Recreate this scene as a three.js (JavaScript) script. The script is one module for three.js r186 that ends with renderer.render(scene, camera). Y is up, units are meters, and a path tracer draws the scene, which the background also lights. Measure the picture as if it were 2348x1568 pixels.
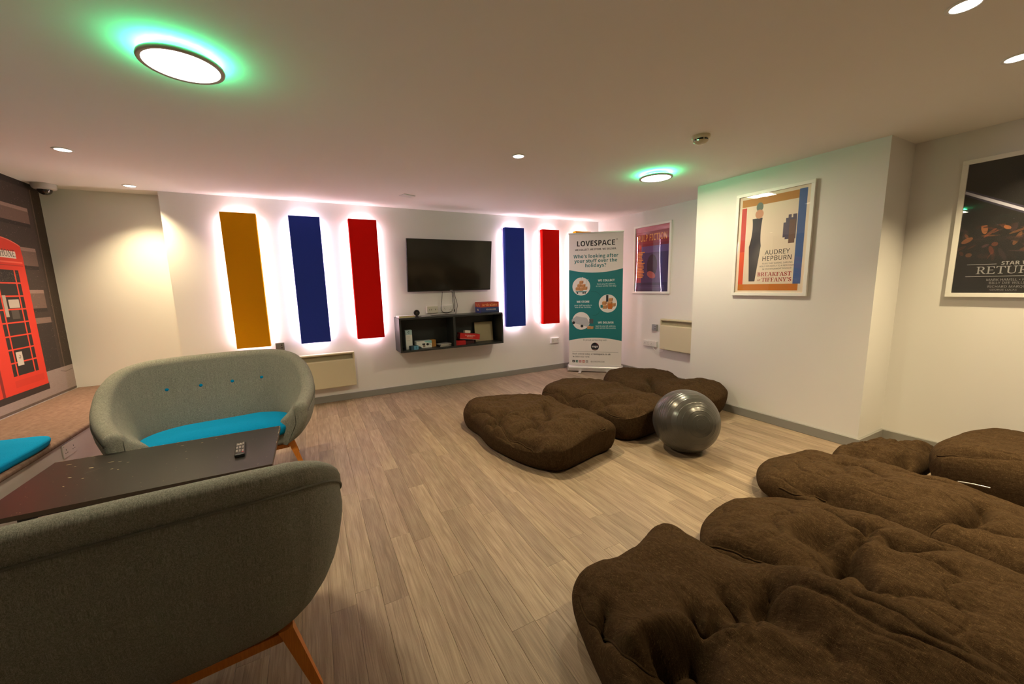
import * as THREE from 'three';
import { RoundedBoxGeometry } from 'three/addons/geometries/RoundedBoxGeometry.js';
import { mergeGeometries, mergeVertices, toCreasedNormals } from 'three/addons/utils/BufferGeometryUtils.js';
import { RectAreaLightUniformsLib } from 'three/addons/lights/RectAreaLightUniformsLib.js';
import { createNoise2D, createNoise3D } from 'simplex-noise';

RectAreaLightUniformsLib.init();
const scene = new THREE.Scene();

// ---------------------------------------------------------------- camera
const FOCAL = 873.74;                                       // pixels of the 2348 x 1568 frame
const camera = new THREE.PerspectiveCamera(2 * Math.atan(784 / FOCAL) * 180 / Math.PI, 2348 / 1568, 0.05, 50);
camera.position.set(0, 1.35, 0);
camera.rotation.order = 'YXZ';
camera.rotation.set(-0.14727, -0.4837, -0.02442);
camera.updateMatrixWorld();
scene.background = new THREE.Color(0x000000);               // an indoor scene: no sky reaches the room

// ---------------------------------------------------------------- light levels (the lamps stand with their fittings below)
const renderer = new THREE.WebGLRenderer();
renderer.toneMapping = THREE.LinearToneMapping;
renderer.toneMappingExposure = 1.08;
renderer.shadowMap.enabled = true;
const SPOT = 11, DISC = 122, HALO = 0.026, LED = 42;
const WARM = new THREE.Color(1.0, 0.79, 0.46), WHITE = new THREE.Color(1.0, 0.84, 0.58), GREEN = new THREE.Color(0.05, 1.0, 0.37), PINKWHITE = new THREE.Color(1.0, 0.77, 0.85);

// ---------------------------------------------------------------- measured room
const D = 5.018, D2 = 5.229, H = 2.338, X1 = 4.283, X2 = 3.752, Z0 = -2.813, Z1 = -1.276, X3 = 4.176, XL = -1.208, XM = -2.095, ZF = 2.7;

// a pixel of the photograph gives a direction; its distance comes from the plane it lies on
function ray(px, py) { return new THREE.Vector3((px - 1174) / FOCAL, -(py - 784) / FOCAL, -1).applyQuaternion(camera.quaternion); }
function onPlane(px, py, axis, value) { const d = ray(px, py), t = (value - camera.position[axis]) / d[axis]; return camera.position.clone().addScaledVector(d, t); }
const onY = (px, py, y = 0) => { const p = onPlane(px, py, 'y', y); return [p.x, p.z]; };

// ---------------------------------------------------------------- helpers
function rng(seed) { let s = seed >>> 0; return () => { s = (s + 0x6d2b79f5) | 0; let t = Math.imul(s ^ (s >>> 15), 1 | s); t = (t + Math.imul(t ^ (t >>> 7), 61 | t)) ^ t; return ((t ^ (t >>> 14)) >>> 0) / 4294967296; }; }
const used = new Map();
function numbered(name) { const n = used.get(name) || 0; used.set(name, n + 1); return n ? name + '_' + String(n).padStart(3, '0') : name; }
function shade(o) { o.castShadow = true; o.receiveShadow = true; return o; }
function obj(name, geo, mat, parent = scene) { const m = shade(new THREE.Mesh(geo, mat)); m.name = parent === scene ? numbered(name) : name; parent.add(m); return m; }
function tag(o, label, category, group) { o.userData.label = label; o.userData.category = category; if (group) o.userData.group = group; return o; }
function thing(name, label, category, [x, y, z] = [0, 0, 0], turn = 0, group) { const o = new THREE.Group(); o.name = numbered(name); scene.add(o); o.position.set(x, y, z); o.rotation.y = turn; return tag(o, label, category, group); }
function struct(name, geo, mat, parent = scene) { const m = obj(name, geo, mat, parent); if (parent === scene) m.userData.kind = 'structure'; return m; }
function box(x0, x1, y0, y1, z0, z1, r = 0) {
  const w = x1 - x0, h = y1 - y0, d = z1 - z0;
  const g = r ? new RoundedBoxGeometry(w, h, d, 3, Math.min(r, w / 2.01, h / 2.01, d / 2.01)) : new THREE.BoxGeometry(w, h, d);
  return g.translate((x0 + x1) / 2, (y0 + y1) / 2, (z0 + z1) / 2);
}
const plain = (g) => { const q = g.index ? g.toNonIndexed() : g; for (const k of Object.keys(q.attributes)) if (!['position', 'normal', 'uv'].includes(k)) q.deleteAttribute(k); return q; };
const merge = (list) => mergeGeometries(list.map(plain));
function tube(points, r, seg = 40, sides = 8, closed = false) { return new THREE.TubeGeometry(new THREE.CatmullRomCurve3(points.map((p) => (p.isVector3 ? p : new THREE.Vector3(...p))), closed), seg, r, sides, closed); }
function disc(r, y, seg = 48, up = false) { return new THREE.CircleGeometry(r, seg).rotateX(up ? -Math.PI / 2 : Math.PI / 2).translate(0, y, 0); }
function lathe(pts, seg = 48) { return new THREE.LatheGeometry(pts.map(([r, y]) => new THREE.Vector2(Math.max(r, 1e-5), y)), seg); }
function worldUV(g, axis, size = 1) { const p = g.attributes.position, uv = new Float32Array(p.count * 2); for (let i = 0; i < p.count; i++) { const x = p.getX(i), y = p.getY(i), z = p.getZ(i); uv[2 * i] = (axis === 'x' ? z : x) / size; uv[2 * i + 1] = (axis === 'y' ? z : y) / size; } g.setAttribute('uv', new THREE.BufferAttribute(uv, 2)); return g; }

// ---------------------------------------------------------------- textures
function dataTex(w, h, f, srgb = true) {
  const a = new Uint8Array(w * h * 4);
  for (let j = 0; j < h; j++) for (let i = 0; i < w; i++) { const c = f(i, j), k = 4 * (j * w + i); a[k] = c[0]; a[k + 1] = c[1]; a[k + 2] = c[2]; a[k + 3] = 255; }
  const t = new THREE.DataTexture(a, w, h); t.wrapS = t.wrapT = THREE.RepeatWrapping; t.magFilter = THREE.LinearFilter; t.minFilter = THREE.LinearMipmapLinearFilter; t.generateMipmaps = true;
  if (srgb) t.colorSpace = THREE.SRGBColorSpace; t.needsUpdate = true; return t;
}
function canvasTex(w, h, draw) { const c = document.createElement('canvas'); c.width = w; c.height = h; draw(c.getContext('2d'), w, h); const t = new THREE.CanvasTexture(c); t.colorSpace = THREE.SRGBColorSpace; t.magFilter = THREE.LinearFilter; t.anisotropy = 8; return t; }
// noise that repeats over a w x h tile
function tileNoise(seed, w, h) { const n = createNoise3D(rng(seed)), m = createNoise3D(rng(seed + 7)); return (x, y, fx, fy) => { const a = x / w * Math.PI * 2, b = y / h * Math.PI * 2; return 0.5 * (n(Math.cos(a) * fx, Math.sin(a) * fx, Math.cos(b) * fy) + m(Math.cos(a) * fx, Math.sin(a) * fx, Math.sin(b) * fy)); }; }
const clamp = (v, a = 0, b = 1) => Math.min(b, Math.max(a, v));
const mixc = (a, b, t) => a.map((v, i) => v + (b[i] - v) * t);

// limed-oak vinyl: grain runs along v
const woodTex = (() => {
  const w = 512, h = 1024, n = tileNoise(11, w, h), r = rng(3), fine = [];
  for (let i = 0; i < w * 2; i++) fine.push(r());
  return dataTex(w, h, (i, j) => {
    const broad = n(i, j, 2.2, 1.1), mid = n(i + 7 * n(i, j, 1.5, 1.2), j, 11, 0.8), thin = n(i, j, 40, 2.2), pore = n(i, j, 70, 14);
    let v = 0.52 + 0.25 * broad + 0.3 * mid + 0.2 * thin;
    v -= 0.22 * clamp((pore - 0.42) * 3) + 0.07 * (fine[i] - 0.5);
    const c = mixc([124, 105, 87], [188, 170, 147], clamp(v));
    return c;
  });
})();
// felted melange upholstery
const feltTex = (() => { const w = 512, n = tileNoise(21, w, w), r = rng(5); return dataTex(w, w, (i, j) => { const v = 0.5 + 0.2 * n(i, j, 9, 9) + 0.55 * n(i, j, 34, 34) + 0.35 * (r() - 0.5); return mixc([128, 130, 122], [240, 240, 232], clamp(v)); }); })();
// coarse woven sacking with pale slubs
const sackTex = (() => {
  const w = 1024, n = tileNoise(31, w, w), r = rng(9), a = new Float32Array(w * w).fill(0);
  for (let k = 0; k < 11000; k++) { const x = Math.floor(r() * w), y = Math.floor(r() * w), len = 3 + Math.floor(r() * 12), up = r() < 0.75, s = 0.1 + 0.6 * r() * r(); for (let q = 0; q < len; q++) { const xx = (x + (up ? 0 : q)) % w, yy = (y + (up ? q : 0)) % w; a[yy * w + xx] = Math.max(a[yy * w + xx], s); a[yy * w + (xx + 1) % w] = Math.max(a[yy * w + (xx + 1) % w], s * 0.4); } }
  const tx = [], ty = []; for (let i = 0; i < w; i++) { tx.push(r() - 0.5); ty.push(r() - 0.5); }
  return dataTex(w, w, (i, j) => { const weave = 0.07 * Math.sin(i * Math.PI / 2) * Math.sin(j * Math.PI / 2) + 0.14 * tx[i] + 0.1 * ty[j]; const v = 0.27 + weave + 0.1 * n(i, j, 5, 5) + 0.16 * n(i, j, 55, 55) + 0.22 * (r() - 0.5) + 0.85 * a[j * w + i]; return mixc([62, 46, 31], [200, 170, 133], clamp(v)); });
})();
const weaveTex = (() => { const w = 256, r = rng(23); return dataTex(w, w, (i, j) => { const v = 233 + 24 * (r() - 0.5) + 12 * Math.sin(i * 1.57) * Math.sin(j * 1.57); return [v, v, v]; }); })();
const carpetTex = (() => { const w = 512, n = tileNoise(41, w, w), r = rng(25); return dataTex(w, w, (i, j) => { const v = 0.5 + 0.3 * n(i, j, 3, 8) + 0.12 * n(i, j, 24, 24) + 0.3 * (r() - 0.5); return mixc([124, 96, 78], [176, 142, 118], clamp(v)); }); })();
const paintBump = (() => { const w = 256, n = tileNoise(51, w, w), r = rng(27); return dataTex(w, w, (i, j) => { const v = 128 + 40 * n(i, j, 20, 20) + 30 * (r() - 0.5); return [v, v, v]; }, false); })();
const lightWood = (() => { const w = 256, h = 512, n = tileNoise(61, w, h); return dataTex(w, h, (i, j) => mixc([186, 112, 38], [226, 156, 70], clamp(0.5 + 0.35 * n(i, j, 12, 1.4) + 0.2 * n(i, j, 40, 4)))); })();
function rep(t, x, y = x) { const c = t.clone(); c.repeat.set(x, y); c.needsUpdate = true; return c; }

// ---------------------------------------------------------------- materials
const std = (o) => new THREE.MeshStandardMaterial(o);
const cloth = (o) => new THREE.MeshPhysicalMaterial({ roughness: 1, specularIntensity: 0.15, ...o });
const col = (r, g, b) => new THREE.Color().setRGB(r, g, b);
const M = {
  wall: std({ color: col(0.79, 0.775, 0.75), roughness: 0.85, bumpMap: rep(paintBump, 6), bumpScale: 0.0006 }),
  ceiling: std({ color: col(0.88, 0.86, 0.82), roughness: 0.95 }),
  slab: std({ color: col(0.16, 0.13, 0.1), roughness: 0.9 }),
  skirting: std({ color: col(0.26, 0.255, 0.235), roughness: 0.55 }),
  whitePlastic: std({ color: col(0.75, 0.74, 0.72), roughness: 0.35 }),
  cream: std({ color: col(0.66, 0.6, 0.42), roughness: 0.45 }),
  black: std({ color: col(0.012, 0.012, 0.012), roughness: 0.35 }),
  rubber: std({ color: col(0.02, 0.02, 0.02), roughness: 0.6 }),
  steel: std({ color: col(0.55, 0.55, 0.56), roughness: 0.32, metalness: 0.9 }),
  alu: std({ color: col(0.72, 0.71, 0.7), roughness: 0.38, metalness: 0.75 }),
  screen: new THREE.MeshPhysicalMaterial({ color: col(0.016, 0.0155, 0.013), roughness: 0.1, specularIntensity: 1, ior: 1.55 }),
  frameWhite: std({ color: col(0.86, 0.85, 0.81), roughness: 0.4 }),
  glass: new THREE.MeshPhysicalMaterial({ color: 0xffffff, roughness: 0.02, transmission: 1, thickness: 0, ior: 1.5 }),
  felt: cloth({ color: col(0.5, 0.49, 0.455), roughness: 1, map: rep(feltTex, 3.2), bumpMap: rep(feltTex, 3.2), bumpScale: 0.0012 }),
  blueSeat: cloth({ color: col(0.004, 0.3, 0.62), roughness: 0.95, map: rep(weaveTex, 6), bumpMap: rep(weaveTex, 6), bumpScale: 0.0008 }),
  legWood: std({ color: col(0.95, 0.78, 0.55), roughness: 0.45, map: lightWood }),
  sack: cloth({ color: col(0.385, 0.36, 0.31), roughness: 1, map: rep(sackTex, 1.5), bumpMap: rep(sackTex, 1.5), bumpScale: 0.0018 }),
  carpet: cloth({ color: col(0.64, 0.68, 0.8), roughness: 1, map: rep(carpetTex, 1.5) }),
  mauve: std({ color: col(0.52, 0.45, 0.42), roughness: 0.8 }),
  tableTop: null,
  edgeBrown: std({ color: col(0.1, 0.07, 0.05), roughness: 0.6 }),
  darkShelf: std({ color: col(0.022, 0.026, 0.026), roughness: 0.42 }),
  ball: new THREE.MeshPhysicalMaterial({ color: col(0.06, 0.058, 0.053), roughness: 0.3, metalness: 0.2, clearcoat: 0.4, clearcoatRoughness: 0.2 }),
};
const glow = (c, k) => std({ color: col(0.8, 0.8, 0.8), emissive: c, emissiveIntensity: k, roughness: 0.6 });

// ---------------------------------------------------------------- the room shell
const T = 0.2;
const ceilingMesh = struct('ceiling', worldUV(box(XM - T, X1 + T + 0.4, H, H + T, -D2 - T, ZF + T), 'y'), M.ceiling);
struct('wall_back', worldUV(box(XL, X1 + T, 0, H, -D - T - 0.02, -D), 'z'), M.wall);
struct('wall_back_recess', worldUV(box(XM - T, XL, 0, H, -D2 - T, -D2), 'z'), M.wall);
struct('wall_left', worldUV(box(XM - T, XM, 0, H, -D2 - T, ZF + T), 'x'), M.wall);
struct('wall_right_rear', worldUV(box(X1, X1 + T, 0, H, -D, Z0), 'x'), M.wall);
struct('wall_right_pier', worldUV(box(X2, X1 + T, 0, H, Z0, Z1), 'x'), M.wall);
struct('wall_right', worldUV(box(X3, X1 + T, 0, H, Z1, ZF + T), 'x'), M.wall);
struct('wall_front', worldUV(box(XM, X3, 0, H, ZF, ZF + T), 'z'), M.wall);

// skirting boards
const bh = 0.079, bt = 0.02;
function skirting(name, x0, x1, z0, z1) { struct(name, box(x0, x1, 0.0005, bh, z0, z1, 0.003), M.skirting); }
skirting('baseboard_back', XL, X1, -D, -D + bt);
skirting('baseboard_right_rear', X1 - bt, X1, -D + bt, Z0);
skirting('baseboard_right_pier', X2 - bt, X2, Z0, Z1 + bt);
skirting('baseboard_right_return', X2, X3 - bt, Z1, Z1 + bt);
skirting('baseboard_right', X3 - bt, X3, Z1, ZF);

// floor of single planks
{
  const floor = struct('floor', box(XM - T, X1 + T, -0.12, -0.006, -D2 - T, ZF + T), M.slab);
  const W = 0.105, L = 0.92, gap = 0.0007, r = rng(77), c = 0.0006;
  const tones = [0.82, 0.91, 0.99, 1.06, 0.96, 1.1].map((k, i) => std({ color: col(0.85 * k, 0.835 * k * (i % 2 ? 1 : 0.985), 0.79 * k * (i % 3 ? 1 : 0.97)), roughness: 0.46, map: woodTex, bumpMap: woodTex, bumpScale: 0.0004 }));
  // unit plank: chamfered top edge, four strips of the grain
  function plankGeo(k) {
    const hw = W / 2 - gap / 2, hl = L / 2 - gap / 2, P = [], U = [], I = [];
    const v = (x, y, z) => { P.push(x, y, z); U.push(k * 0.13 + (x / W + 0.5) * 0.2, k * 0.37 + (z / L + 0.5) * 0.8); return P.length / 3 - 1; };
    const ring = (ix, y) => [v(-hw + ix, y, -hl + ix), v(hw - ix, y, -hl + ix), v(hw - ix, y, hl - ix), v(-hw + ix, y, hl - ix)];
    const quad = (a, b, cc, d) => I.push(a, b, cc, a, cc, d);
    const t = ring(c, 0), s0 = ring(c, 0), s1 = ring(0, -c), e0 = ring(0, -c), e1 = ring(0, -0.006);
    quad(t[0], t[3], t[2], t[1]);
    for (let i = 0; i < 4; i++) { const j = (i + 1) % 4; quad(s0[i], s0[j], s1[j], s1[i]); quad(e0[i], e0[j], e1[j], e1[i]); }
    const g = new THREE.BufferGeometry(); g.setAttribute('position', new THREE.Float32BufferAttribute(P, 3)); g.setAttribute('uv', new THREE.Float32BufferAttribute(U, 2)); g.setIndex(I); g.computeVertexNormals(); return g;
  }
  const variants = [...Array(8)].map((_, k) => plankGeo(k));
  const spots = [], v3 = new THREE.Vector3();
  const x0 = 0.589 - W * Math.ceil((0.589 - XM) / W);
  for (let x = x0 + W / 2; x < X1 + 0.02; x += W) {
    for (let z = -D2 - r() * L; z < ZF; z += L) {
      const a = Math.max(z, -D2), b = Math.min(z + L, ZF); if (b - a < 0.04) continue;
      const cz = (a + b) / 2; v3.set(x, 0, cz);
      const view = v3.clone().project(camera), inFront = v3.clone().applyMatrix4(camera.matrixWorldInverse).z < -0.3;
      const dist = v3.distanceTo(camera.position), seen = inFront && Math.abs(view.x) < 1.15 && Math.abs(view.y) < 1.3;
      const hiddenUnder = x < -1.45 || (x > X2 && cz > Z0 && cz < Z1);
      spots.push({ x, cz, len: b - a, k: Math.floor(r() * 8), m: Math.floor(r() * 6), score: seen && !hiddenUnder ? (b - a) * 1.35 / dist ** 3 : 0 });
    }
  }
  spots.sort((p, q) => q.score - p.score);
  const rest = tones.map(() => []);
  spots.forEach((s, i) => {
    if (i < 300 && s.score > 0) { const m = obj('plank', variants[s.k], tones[s.m], floor); m.position.set(s.x, 0, s.cz); m.scale.z = s.len / L; }
    else rest[s.m].push(variants[s.k].clone().scale(1, 1, s.len / L).translate(s.x, 0, s.cz));
  });
  rest.forEach((list, i) => { if (list.length) obj('more_planks', mergeGeometries(list), tones[i], floor).userData.kind = 'stuff'; });
}

// ---------------------------------------------------------------- ceiling fittings
function downlight(x, z, label) {
  const t = thing('downlight', label, 'downlight', [x, H, z], 0, 'recessed ceiling downlights');
  obj('trim_ring', lathe([[0.041, -0.001], [0.041, -0.004], [0.05, -0.0045], [0.054, -0.002], [0.054, 0.0]]), M.whitePlastic, t);
  obj('lamp_disc', lathe([[0, -0.0035], [0.03, -0.0035], [0.0415, -0.002]], 40), glow(col(1, 0.93, 0.78), 9), t);
  const s = new THREE.SpotLight(WARM, SPOT, 0, Math.PI * 0.295, 1.0, 2); s.position.set(0, -0.012, 0); s.target.position.set(0, -2, 0); s.castShadow = true; s.shadow.radius = 1.7; s.name = 'downlight_beam'; t.add(s, s.target);
}
downlight(-1.39, -3.858, 'recessed downlight in the ceiling before the corner with the security camera');
downlight(-1.362, -4.872, 'recessed downlight close to the recessed wall beside the phone box mural');
downlight(1.53, -2.729, 'recessed downlight between the two green haloed ceiling lamps');
downlight(2.251, -0.599, 'recessed downlight above the bean bag row, farther from the right wall');
downlight(3.005, -0.604, 'recessed downlight above the bean bag row, nearer the right wall');
downlight(3.75, -0.604, 'recessed downlight in the row over the bean bags, closest to the dark poster');
downlight(2.6, 1.4, 'recessed downlight behind the viewer near the front wall');

function haloLamp(x, z, label) {
  const t = thing('ceiling_lamp', label, 'ceiling lamp', [x, H, z], 0, 'round flush ceiling lamps with green backlight');
  obj('mount', lathe([[0.055, 0], [0.055, -0.03], [0, -0.03]]), M.whitePlastic, t);
  obj('rim', lathe([[0.0, -0.028], [0.136, -0.028], [0.145, -0.031], [0.147, -0.037], [0.145, -0.043], [0.141, -0.0455], [0.131, -0.0455], [0.129, -0.042]], 72), std({ color: col(0.5, 0.43, 0.36), roughness: 0.5 }), t);
  obj('lamp_diffuser', lathe([[0, -0.0445], [0.12, -0.0445], [0.1295, -0.0428]], 72), glow(col(1, 0.97, 0.92), 4), t);
  obj('green_led_ring', new THREE.TorusGeometry(0.116, 0.004, 8, 72).rotateX(Math.PI / 2).translate(0, -0.022, 0), glow(GREEN, 6), t);
  const a = new THREE.RectAreaLight(WHITE, DISC, 0.25, 0.25); a.position.set(0, -0.052, 0); a.rotation.x = -Math.PI / 2; t.add(a);
  for (let k = 0; k < 20; k++) { const q = k / 20 * Math.PI * 2, p = new THREE.PointLight(GREEN, HALO, 0, 2); p.position.set(Math.cos(q) * 0.124, -0.019, Math.sin(q) * 0.124); p.castShadow = true; p.shadow.radius = 0.4; t.add(p); }
}
haloLamp(-0.3845, -2.197, 'round ceiling lamp with a green halo above the low table');
haloLamp(2.93, -2.64, 'round ceiling lamp with a green halo above the exercise ball');

// smoke detector
{
  const t = thing('smoke_detector', 'cream smoke detector on the ceiling near the white pier', 'smoke detector', [2.49, H, -1.86]);
  obj('base', lathe([[0.058, 0], [0.058, -0.012], [0.05, -0.022], [0, -0.022]]), M.cream, t);
  obj('chamber', lathe([[0.044, -0.022], [0.042, -0.034], [0, -0.034]]), M.black, t);
  obj('cap', lathe([[0.046, -0.0335], [0.046, -0.037], [0.03, -0.05], [0.012, -0.054], [0, -0.054]]), M.cream, t);
  for (let k = 0; k < 6; k++) { const a = k / 6 * Math.PI * 2; obj('rib', new THREE.BoxGeometry(0.005, 0.016, 0.005).translate(Math.cos(a) * 0.0445, -0.028, Math.sin(a) * 0.0445), M.cream, t); }
  obj('indicator_light', new THREE.SphereGeometry(0.004, 12, 8).translate(-0.047, -0.036, 0.012), glow(col(0.3, 1, 0.5), 2), t);
}
// security camera
{
  const t = thing('security_camera', 'pale dome security camera under the ceiling above the mural corner', 'security camera', [-1.985, H, -5.06]);
  obj('housing', lathe([[0.078, 0], [0.08, -0.006], [0.076, -0.036], [0.066, -0.046], [0.05, -0.05], [0, -0.05]]), std({ color: col(0.5, 0.46, 0.42), roughness: 0.5 }), t);
  obj('dome', new THREE.SphereGeometry(0.048, 32, 16, 0, Math.PI * 2, Math.PI / 2, Math.PI / 2).translate(0, -0.046, 0), new THREE.MeshPhysicalMaterial({ color: col(0.015, 0.013, 0.012), roughness: 0.1, clearcoat: 1 }), t);
}
// access plate on the ceiling
{
  const p = obj('ceiling_plate', box(-0.07, 0.07, -0.008, 0, -0.05, 0.05, 0.003), M.whitePlastic); p.position.set(1.035, H, -4.32); p.rotation.y = 0.38;
  tag(p, 'small white square cover plate on the ceiling above the television', 'cover plate');
}

// ---------------------------------------------------------------- back-lit felt panels
function panel(x0, x1, color, label) {
  const cx = (x0 + x1) / 2, w = x1 - x0, y0 = 0.752, y1 = 2.16, cy = (y0 + y1) / 2, h = y1 - y0;
  const t = thing('felt_panel', label, 'wall panel', [cx, cy, -D], 0, 'back-lit felt panels on the long wall');
  // slightly hollow ends and fuzzy soft edges
  const g = new RoundedBoxGeometry(w, h, 0.074, 4, 0.006);
  const p = g.attributes.position;
  for (let i = 0; i < p.count; i++) { const y = p.getY(i), x = p.getX(i); if (Math.abs(y) > h / 2 - 0.02) p.setY(i, y - Math.sign(y) * 0.009 * (1 - (2 * x / w) ** 2)); }
  g.translate(0, 0, 0.083); g.computeVertexNormals();
  obj('felt_cover', worldUV(g, 'z', 0.12), cloth({ color, roughness: 1, map: weaveTex, bumpMap: weaveTex, bumpScale: 0.0006 }), t);
  obj('wall_batten', box(-0.06, 0.06, -h / 2 + 0.15, h / 2 - 0.15, 0.0005, 0.046), M.whitePlastic, t);
  const gm = glow(PINKWHITE, 5), e = 0.016;
  const strip = (sx, sy, ww, hh, ry, rx) => {
    obj('led_strip', box(sx - Math.max(ww, 0.004) / 2, sx + Math.max(ww, 0.004) / 2, sy - Math.max(hh, 0.004) / 2, sy + Math.max(hh, 0.004) / 2, 0.026, 0.044), gm, t);
    const a = new THREE.RectAreaLight(PINKWHITE, LED, ww || hh, 0.018);
    a.position.set(sx + (rx === 0 ? Math.sign(sx) * 0.004 : 0), sy + (rx !== 0 ? Math.sign(sy) * 0.004 : 0), 0.034);
    // an area light shines along its own -z: turn that outwards
    const out = ww ? new THREE.Vector3(0, Math.sign(sy), 0) : new THREE.Vector3(Math.sign(sx), 0, 0);
    const along = ww ? new THREE.Vector3(1, 0, 0) : new THREE.Vector3(0, 1, 0), zz = out.clone().negate(), yy = new THREE.Vector3().crossVectors(zz, along);
    a.quaternion.setFromRotationMatrix(new THREE.Matrix4().makeBasis(along, yy, zz)); t.add(a);
  };
  strip(-w / 2 + e, 0, 0, h - 0.07, 1, 0); strip(w / 2 - e, 0, 0, h - 0.07, 1, 0);
  strip(0, -h / 2 + e, w - 0.06, 0, 0, 1); strip(0, h / 2 - e, w - 0.06, 0, 0, 1);
}
const YEL = col(0.88, 0.37, 0.006), NAVY = col(0.034, 0.062, 0.44), RED = col(0.84, 0.009, 0.005);
panel(-0.725, -0.418, YEL, 'mustard yellow back-lit felt panel behind the grey sofa');
panel(-0.123, 0.182, NAVY, 'navy blue back-lit felt panel above the cream heater');
panel(0.478, 0.789, RED, 'red back-lit felt panel between a navy panel and the television');
panel(2.508, 2.815, NAVY, 'navy blue back-lit felt panel beside the board game box');
panel(3.124, 3.425, RED, 'red back-lit felt panel beside the pull-up banner');
panel(3.733, 4.037, YEL, 'mustard yellow back-lit felt panel mostly hidden behind the pull-up banner');

// ---------------------------------------------------------------- television
{
  const w = 1.158, h = 0.664, t = thing('television', 'black wall-mounted television tilted forward above the shelf', 'television', [1.697, 1.628, -D]);
  const tv = new THREE.Group(); tv.name = 'tilted_set'; t.add(tv); tv.position.z = 0.105; tv.rotation.x = 0.15;
  obj('casing', box(-w / 2, w / 2, -h / 2, h / 2, -0.03, 0.012, 0.006), M.black, tv);
  obj('screen', box(-w / 2 + 0.008, w / 2 - 0.008, -h / 2 + 0.02, h / 2 - 0.008, 0.0121, 0.0126), M.screen, tv);
  obj('brand_mark', box(-0.018, 0.018, -h / 2 + 0.006, -h / 2 + 0.011, 0.0121, 0.0128), M.steel, tv);
  obj('wall_bracket', box(-0.16, 0.16, -0.14, 0.14, 0.001, 0.05), M.rubber, t);
}
function cable(name, pts, r, mat, label) { tag(obj(name, tube(pts, r, 60, 6), mat), label, 'cable'); }
const zc = -D + 0.028;
cable('cable', [[1.585, 1.288, zc], [1.575, 1.2, zc], [1.553, 1.12, zc + 0.024], [1.555, 1.04, zc + 0.026], [1.6, 1.005, zc + 0.026], [1.66, 1.01, zc + 0.026], [1.715, 1.05, zc + 0.026], [1.722, 1.16, zc + 0.015], [1.72, 1.288, zc]], 0.0035, M.rubber, 'thin cable looping from the television over the double socket');
cable('cable', [[1.745, 1.288, zc], [1.745, 1.2, zc], [1.742, 1.05, zc]], 0.003, M.rubber, 'straight dark cable with a plug end hanging below the television');
cable('cable', [[1.755, 1.288, zc], [1.762, 1.22, zc], [1.785, 1.13, zc], [1.785, 1.08, zc], [1.76, 1.02, zc + 0.02], [1.742, 0.9875, zc + 0.05]], 0.0035, M.rubber, 'curved dark cable running from the television to the shelf top');
{ const p = obj('cable_plug', lathe([[0, 0.02], [0.006, 0.012], [0.008, -0.008], [0.004, -0.026], [0, -0.028]], 16), M.rubber); p.position.set(1.742, 1.035, zc); tag(p, 'black plug end hanging on the straight cable below the television', 'plug'); }

// ---------------------------------------------------------------- black two-bay wall shelf and what stands on it
const SX0 = 0.936, SX1 = 2.346, SY0 = 0.558, SY1 = 0.985, SZ = -D + 0.3, ST = 0.022;
{
  const t = thing('wall_shelf', 'black two-bay wall shelf below the television', 'shelf', [0, 0, 0]);
  obj('top_board', box(SX0, SX1, SY1 - ST, SY1, -D + 0.001, SZ, 0.0015), M.darkShelf, t);
  obj('bottom_board', box(SX0, SX1, SY0, SY0 + ST, -D + 0.001, SZ, 0.0015), M.darkShelf, t);
  obj('side_board', box(SX0, SX0 + ST, SY0 + ST, SY1 - ST, -D + 0.001, SZ, 0.0015), M.darkShelf, t);
  obj('side_board', box(SX1 - ST, SX1, SY0 + ST, SY1 - ST, -D + 0.001, SZ, 0.0015), M.darkShelf, t);
  obj('divider_board', box(1.624, 1.654, SY0 + ST, SY1 - ST, -D + 0.001, SZ, 0.0015), M.darkShelf, t);
  obj('back_board', box(SX0 + ST, SX1 - ST, SY0 + ST, SY1 - ST, -D + 0.001, -D + 0.01), M.darkShelf, t);
}
const paint = (hex, r = 0.55) => std({ color: new THREE.Color(hex), roughness: r });
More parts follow.
